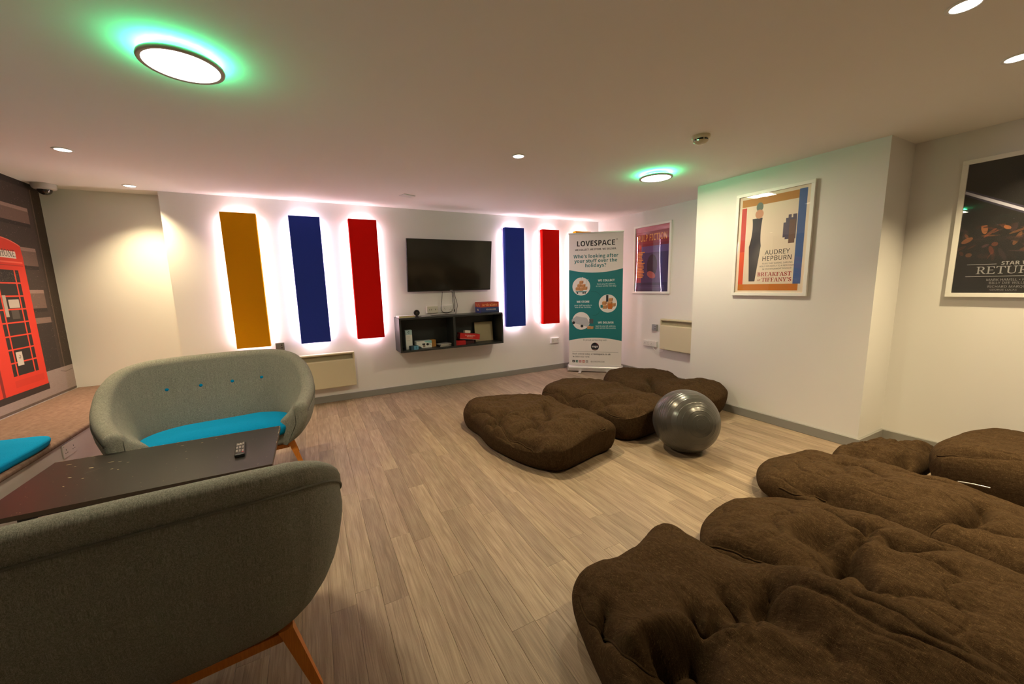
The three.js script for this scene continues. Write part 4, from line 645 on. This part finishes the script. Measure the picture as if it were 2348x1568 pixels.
beanBag('dark brown bean bag directly behind the exercise ball', far, { ...mid,
  outline: [[2.2, -3.5], [2.38, -3.66], [2.75, -3.6], [2.95, -3.32], [2.99, -2.9], [2.99, -2.55], [2.92, -2.33], [2.62, -2.24], [2.34, -2.23], [2.25, -2.3], [2.22, -2.6], [2.2, -3.0], [2.18, -3.3]], height: 0.255, seed: 102, rim: 0.12, power: 10, round: 1.8, tuck: 0.1,
  rimLumps: [[2.5, -2.25, 0.13, 0.3]], lumps: [[2.58, -2.5, 0.08, 0.2], [2.6, -3.35, 0.03, 0.18]],
  pxStrokes: [V_(fa([880, 300], [940, 335], [1060, 350], [1200, 315], [1320, 292]), 0.1, 0.06), C_(fa([820, 300], [900, 320], [1000, 345]), 0.05, 0.03), C_(fa([1370, 440], [1375, 530], [1385, 620]), 0.05, 0.03), C_(fa([1085, 390], [1085, 440]), 0.06, 0.03), R_(fa([960, 270], [1100, 220], [1240, 210]), 0.03, 0.05), C_(fa([1440, 420], [1440, 560]), 0.03, 0.03)],
  pxSeams: [fa([1110, 412], [1180, 410], [1240, 460], [1290, 540], [1320, 610]), fa([690, 300], [760, 265], [820, 262], [850, 285], [890, 332]), fa([960, 360], [1000, 392], [1040, 402])] });
beanBag('dark brown bean bag pushed against the white pier', far, { ...mid,
  outline: [[3.04, -3.4], [3.2, -3.62], [3.52, -3.7], [3.82, -3.52], [3.92, -3.2], [3.71, -2.86], [3.705, -2.5], [3.66, -2.3], [3.4, -2.22], [3.18, -2.36], [3.08, -2.7], [3.03, -3.05]], height: 0.255, seed: 103, rim: 0.12, power: 8, round: 1.9,
  rimLumps: [[3.6, -2.4, 0.12, 0.3]], lumps: [[3.5, -2.5, 0.08, 0.2], [3.3, -3.45, 0.05, 0.18], [3.55, -3.2, 0.05, 0.15]],
  pxStrokes: [C_(fa([1390, 250], [1450, 230], [1560, 290]), 0.05, 0.03), C_(fa([1510, 150], [1540, 220], [1550, 290]), 0.06, 0.035), C_(fa([1700, 190], [1790, 192]), 0.06, 0.03), V_(fa([1340, 220], [1440, 280], [1540, 290]), 0.04, 0.04)],
  pxSeams: [fa([1240, 205], [1290, 245], [1340, 290])] });
beanBag('dark brown bean bag at the open end of the row, hollow in the middle', near, { ...big,
  outline: [[0.82, -1.1], [0.9, -1.15], [1.05, -1.15], [1.2, -1.15], [1.38, -1.2], [1.44, -1.19], [1.46, -1.08], [1.46, -0.92], [1.5, -0.7], [1.54, -0.45], [1.58, -0.2], [1.58, 0.1], [1.46, 0.36], [1.1, 0.42], [0.8, 0.32], [0.68, 0.0], [0.66, -0.4], [0.71, -0.75], [0.77, -0.98]], height: 0.245, seed: 104, rim: 0.12, power: 10, round: 1.8, tuck: 0.1, center: [1.12, -0.45],
  lumps: [[1.4, -0.56, 0.1, 0.13], [1.44, -0.28, 0.11, 0.16], [1.2, -0.35, 0.04, 0.2]], pxLumps: [[1555, 1498, -0.075, 0.085], [1800, 1385, -0.035, 0.08], [1400, 1440, 0.02, 0.08]],
  pxStrokes: [C_(ne([240, 960], [228, 1020], [240, 1080]), 0.045, 0.02), R_(ne([380, 1110], [430, 1060], [520, 1035], [640, 1030], [760, 1045], [900, 1050]), 0.05, 0.03), C_(ne([480, 1100], [560, 1140], [690, 1110]), 0.05, 0.03), C_(ne([690, 950], [740, 1025], [800, 1000]), 0.06, 0.028), C_(ne([740, 1025], [800, 1035], [880, 1045]), 0.04, 0.022), C_(ne([850, 870], [900, 910], [925, 975]), 0.05, 0.025), C_(ne([720, 1130], [740, 1200], [690, 1290]), 0.07, 0.03), C_(ne([480, 1260], [560, 1230], [660, 1270]), 0.05, 0.03), R_(ne([740, 1200], [900, 1120], [1040, 1100]), 0.03, 0.05), V_(ne([1100, 880], [1150, 920], [1220, 970]), 0.05, 0.03), C_(ne([1040, 880], [1075, 800], [1110, 720]), 0.06, 0.03), C_(ne([1380, 1090], [1420, 1160]), 0.03, 0.04), V_(ne([1000, 1120], [1200, 1220], [1400, 1320]), 0.03, 0.04)],
  pxSeams: [ne([103, 890], [115, 935], [160, 1010], [240, 1090], [330, 1160], [440, 1240], [540, 1310], [620, 1370]), ne([1120, 700], [1180, 706], [1250, 740], [1500, 880], [1700, 960], [1880, 1070], [2050, 1140], [2348, 1260])] });
beanBag('dark brown bean bag second in the row with a pointed corner and gathered folds', near, { ...big,
  outline: [[1.535, -1.04], [1.6, -1.1], [1.72, -1.17], [1.9, -1.2], [2.1, -1.16], [2.26, -1.02], [2.34, -0.8], [2.36, -0.4], [2.34, 0.05], [2.15, 0.36], [1.85, 0.36], [1.68, 0.15], [1.66, -0.2], [1.61, -0.5], [1.56, -0.75], [1.525, -0.95]], height: 0.24, seed: 105, rim: 0.085, power: 4.2, round: 1.9, tuck: 0.3, center: [1.95, -0.5],
  lumps: [[2.1, -0.5, 0.05, 0.18]], pxLumps: [[1900, 1245, -0.05, 0.06], [1890, 1218, -0.04, 0.05]],
  pxStrokes: [V_(ne([1250, 560], [1330, 575], [1400, 610], [1410, 690]), 0.045, 0.035), C_(ne([1470, 655], [1430, 700], [1380, 760]), 0.06, 0.022), C_(ne([1460, 640], [1500, 600], [1540, 575]), 0.05, 0.02), C_(ne([1470, 655], [1540, 740], [1600, 830], [1650, 900]), 0.05, 0.022), C_(ne([1460, 665], [1530, 700], [1580, 770]), 0.03, 0.02), C_(ne([1700, 625], [1800, 640], [1960, 635], [2090, 655]), 0.03, 0.018), V_(ne([1560, 570], [1640, 610], [1720, 600]), 0.03, 0.03), C_(ne([1720, 860], [1900, 880], [2080, 940]), 0.02, 0.03), C_(ne([1900, 750], [2060, 760]), 0.015, 0.03), C_(ne([1510, 510], [1560, 540], [1620, 530]), 0.04, 0.02), R_(ne([1560, 590], [1640, 575], [1900, 590], [2200, 640]), 0.02, 0.05)],
  pxSeams: [ne([765, 640], [860, 650], [960, 690], [1040, 720], [1085, 730]), ne([1340, 445], [1400, 470], [1470, 520], [1530, 570])] });
const zipBag = beanBag('dark brown bean bag third in the row with a pale zip along its seam', near, { ...big,
  outline: [[2.36, -1.24], [2.46, -1.32], [2.6, -1.38], [2.8, -1.38], [3.0, -1.3], [3.08, -1.1], [3.12, -0.8], [3.1, -0.3], [2.98, 0.1], [2.72, 0.2], [2.48, 0.05], [2.42, -0.4], [2.4, -0.75], [2.36, -1.02], [2.34, -1.16]], height: 0.23, seed: 106, rim: 0.085, power: 4.2, round: 1.9, tuck: 0.3,
  lumps: [[2.75, -0.6, 0.05, 0.2]], pxLumps: [[1925, 1150, -0.05, 0.05]],
  pxStrokes: [C_(ne([1340, 370], [1390, 400], [1450, 445]), 0.06, 0.03), C_(ne([1450, 445], [1560, 460], [1640, 510]), 0.04, 0.025), R_(ne([1430, 440], [1560, 490], [1700, 550], [1850, 590]), 0.02, 0.04), C_(ne([2135, 425], [2150, 462], [2120, 485], [2060, 500]), 0.06, 0.025), V_(ne([1200, 320], [1240, 350]), 0.03, 0.04), C_(ne([1430, 230], [1470, 270], [1560, 280]), 0.02, 0.03), V_(ne([1560, 480], [1700, 560], [1860, 590]), 0.025, 0.03)],
  pxSeams: [ne([1110, 382], [1200, 390], [1290, 375], [1350, 402]), ne([1410, 220], [1500, 235], [1590, 265], [1650, 285]), ne([1700, 255], [1800, 270], [1900, 300], [2000, 322]), ne([1870, 590], [1880, 560], [1920, 535], [2050, 545], [2200, 565], [2348, 590])] });
beanBag('flat slumped brown bean bag in the corner of the skirting, behind the row', near, { ...mid, outline: [[3.14, -1.16], [3.25, -1.24], [3.6, -1.2], [3.85, -1.0], [3.9, -0.88], [3.6, -0.84], [3.36, -0.86], [3.18, -0.95]], height: 0.185, seed: 107, rim: 0.06, power: 3, noise: [0.02, 4], pxStrokes: [C_(ne([1620, 215], [1680, 235], [1760, 215]), 0.05, 0.03), C_(ne([1480, 170], [1540, 190]), 0.03, 0.03)] });
beanBag('plump brown bean bag at the wall end of the row below the dark poster', near, { ...mid, outline: [[3.3, -0.72], [3.42, -0.8], [3.75, -0.8], [4.0, -0.72], [4.1, -0.45], [4.1, 0.0], [3.95, 0.3], [3.6, 0.36], [3.34, 0.2], [3.26, -0.1], [3.27, -0.5]], height: 0.36, seed: 108, rim: 0.2, power: 6, noise: [0.01, 2], pxSeams: [ne([1905, 215], [1930, 190], [2000, 180], [2100, 182], [2348, 200])] });
{ const zp = [[2195, 1107], [2230, 1113], [2270, 1122]].map(([u, v]) => { const q = onY(u, v, 0.235); return new THREE.Vector3(q[0], 0.243, q[1]).sub(zipBag.position); }), zip = obj('zip', tube(zp, 0.004, 20, 6), M.steel, zipBag); zip.userData.label = 'pale metal zip'; }
// what the television mirrors from behind the viewer
for (const [x, z, w] of [[-0.9, 1.9, 'bench'], [0.6, 2.05, 'middle'], [2.1, 2.0, 'far wall']]) beanBag('dark brown bean bag behind the viewer by the ' + w, 'brown bean bags along the front wall', { outline: [[x - 0.5, z - 0.3], [x, z - 0.38], [x + 0.5, z - 0.3], [x + 0.55, z], [x + 0.5, z + 0.3], [x, z + 0.36], [x - 0.5, z + 0.3], [x - 0.55, z]], height: 0.4, seed: 120 + Math.round(x * 10), rim: 0.15 });

// ---------------------------------------------------------------- exercise ball
{
  const R = 0.249, c = new THREE.Vector3(2.58, R * 0.98, -1.95), d = ray(1609, 973).normalize(), oc = camera.position.clone().sub(c), b = oc.dot(d), hit = camera.position.clone().addScaledVector(d, -b - Math.sqrt(b * b - oc.lengthSq() + R * R)), axis = hit.sub(c).normalize();
  const t = thing('exercise_ball', 'dark grey ribbed exercise ball on the wooden floor', 'exercise ball', [c.x, c.y, c.z]);
  const pts = [], n = 420, rings = [0.15, 0.27, 0.41, 0.54, 0.7, 0.86, 1.02, 1.1, 1.18, 1.26, 1.34, 1.42];
  for (let i = 0; i <= n; i++) { const a = i / n * Math.PI; let r = R; const m = Math.min(a, Math.PI - a); for (const q of rings) { const e = Math.abs(m - q); r += 0.0009 * Math.exp(-((e / 0.01) ** 2)); } pts.push([Math.sin(a) * r, -Math.cos(a) * r]); }
  const g = lathe(pts, 96); const q = new THREE.Quaternion().setFromUnitVectors(new THREE.Vector3(0, 1, 0), axis); g.applyQuaternion(q);
  const p = g.attributes.position; for (let i = 0; i < p.count; i++) { const y = p.getY(i), floor = -c.y + 0.001; if (y < floor + 0.02) p.setY(i, Math.max(floor, y * 0.4 + (floor + 0.02) * 0.6)); } g.computeVertexNormals();
  obj('ball_skin', g, M.ball, t);
}

scene.traverse((o) => { if (o.isMesh) shade(o); });
renderer.render(scene, camera);
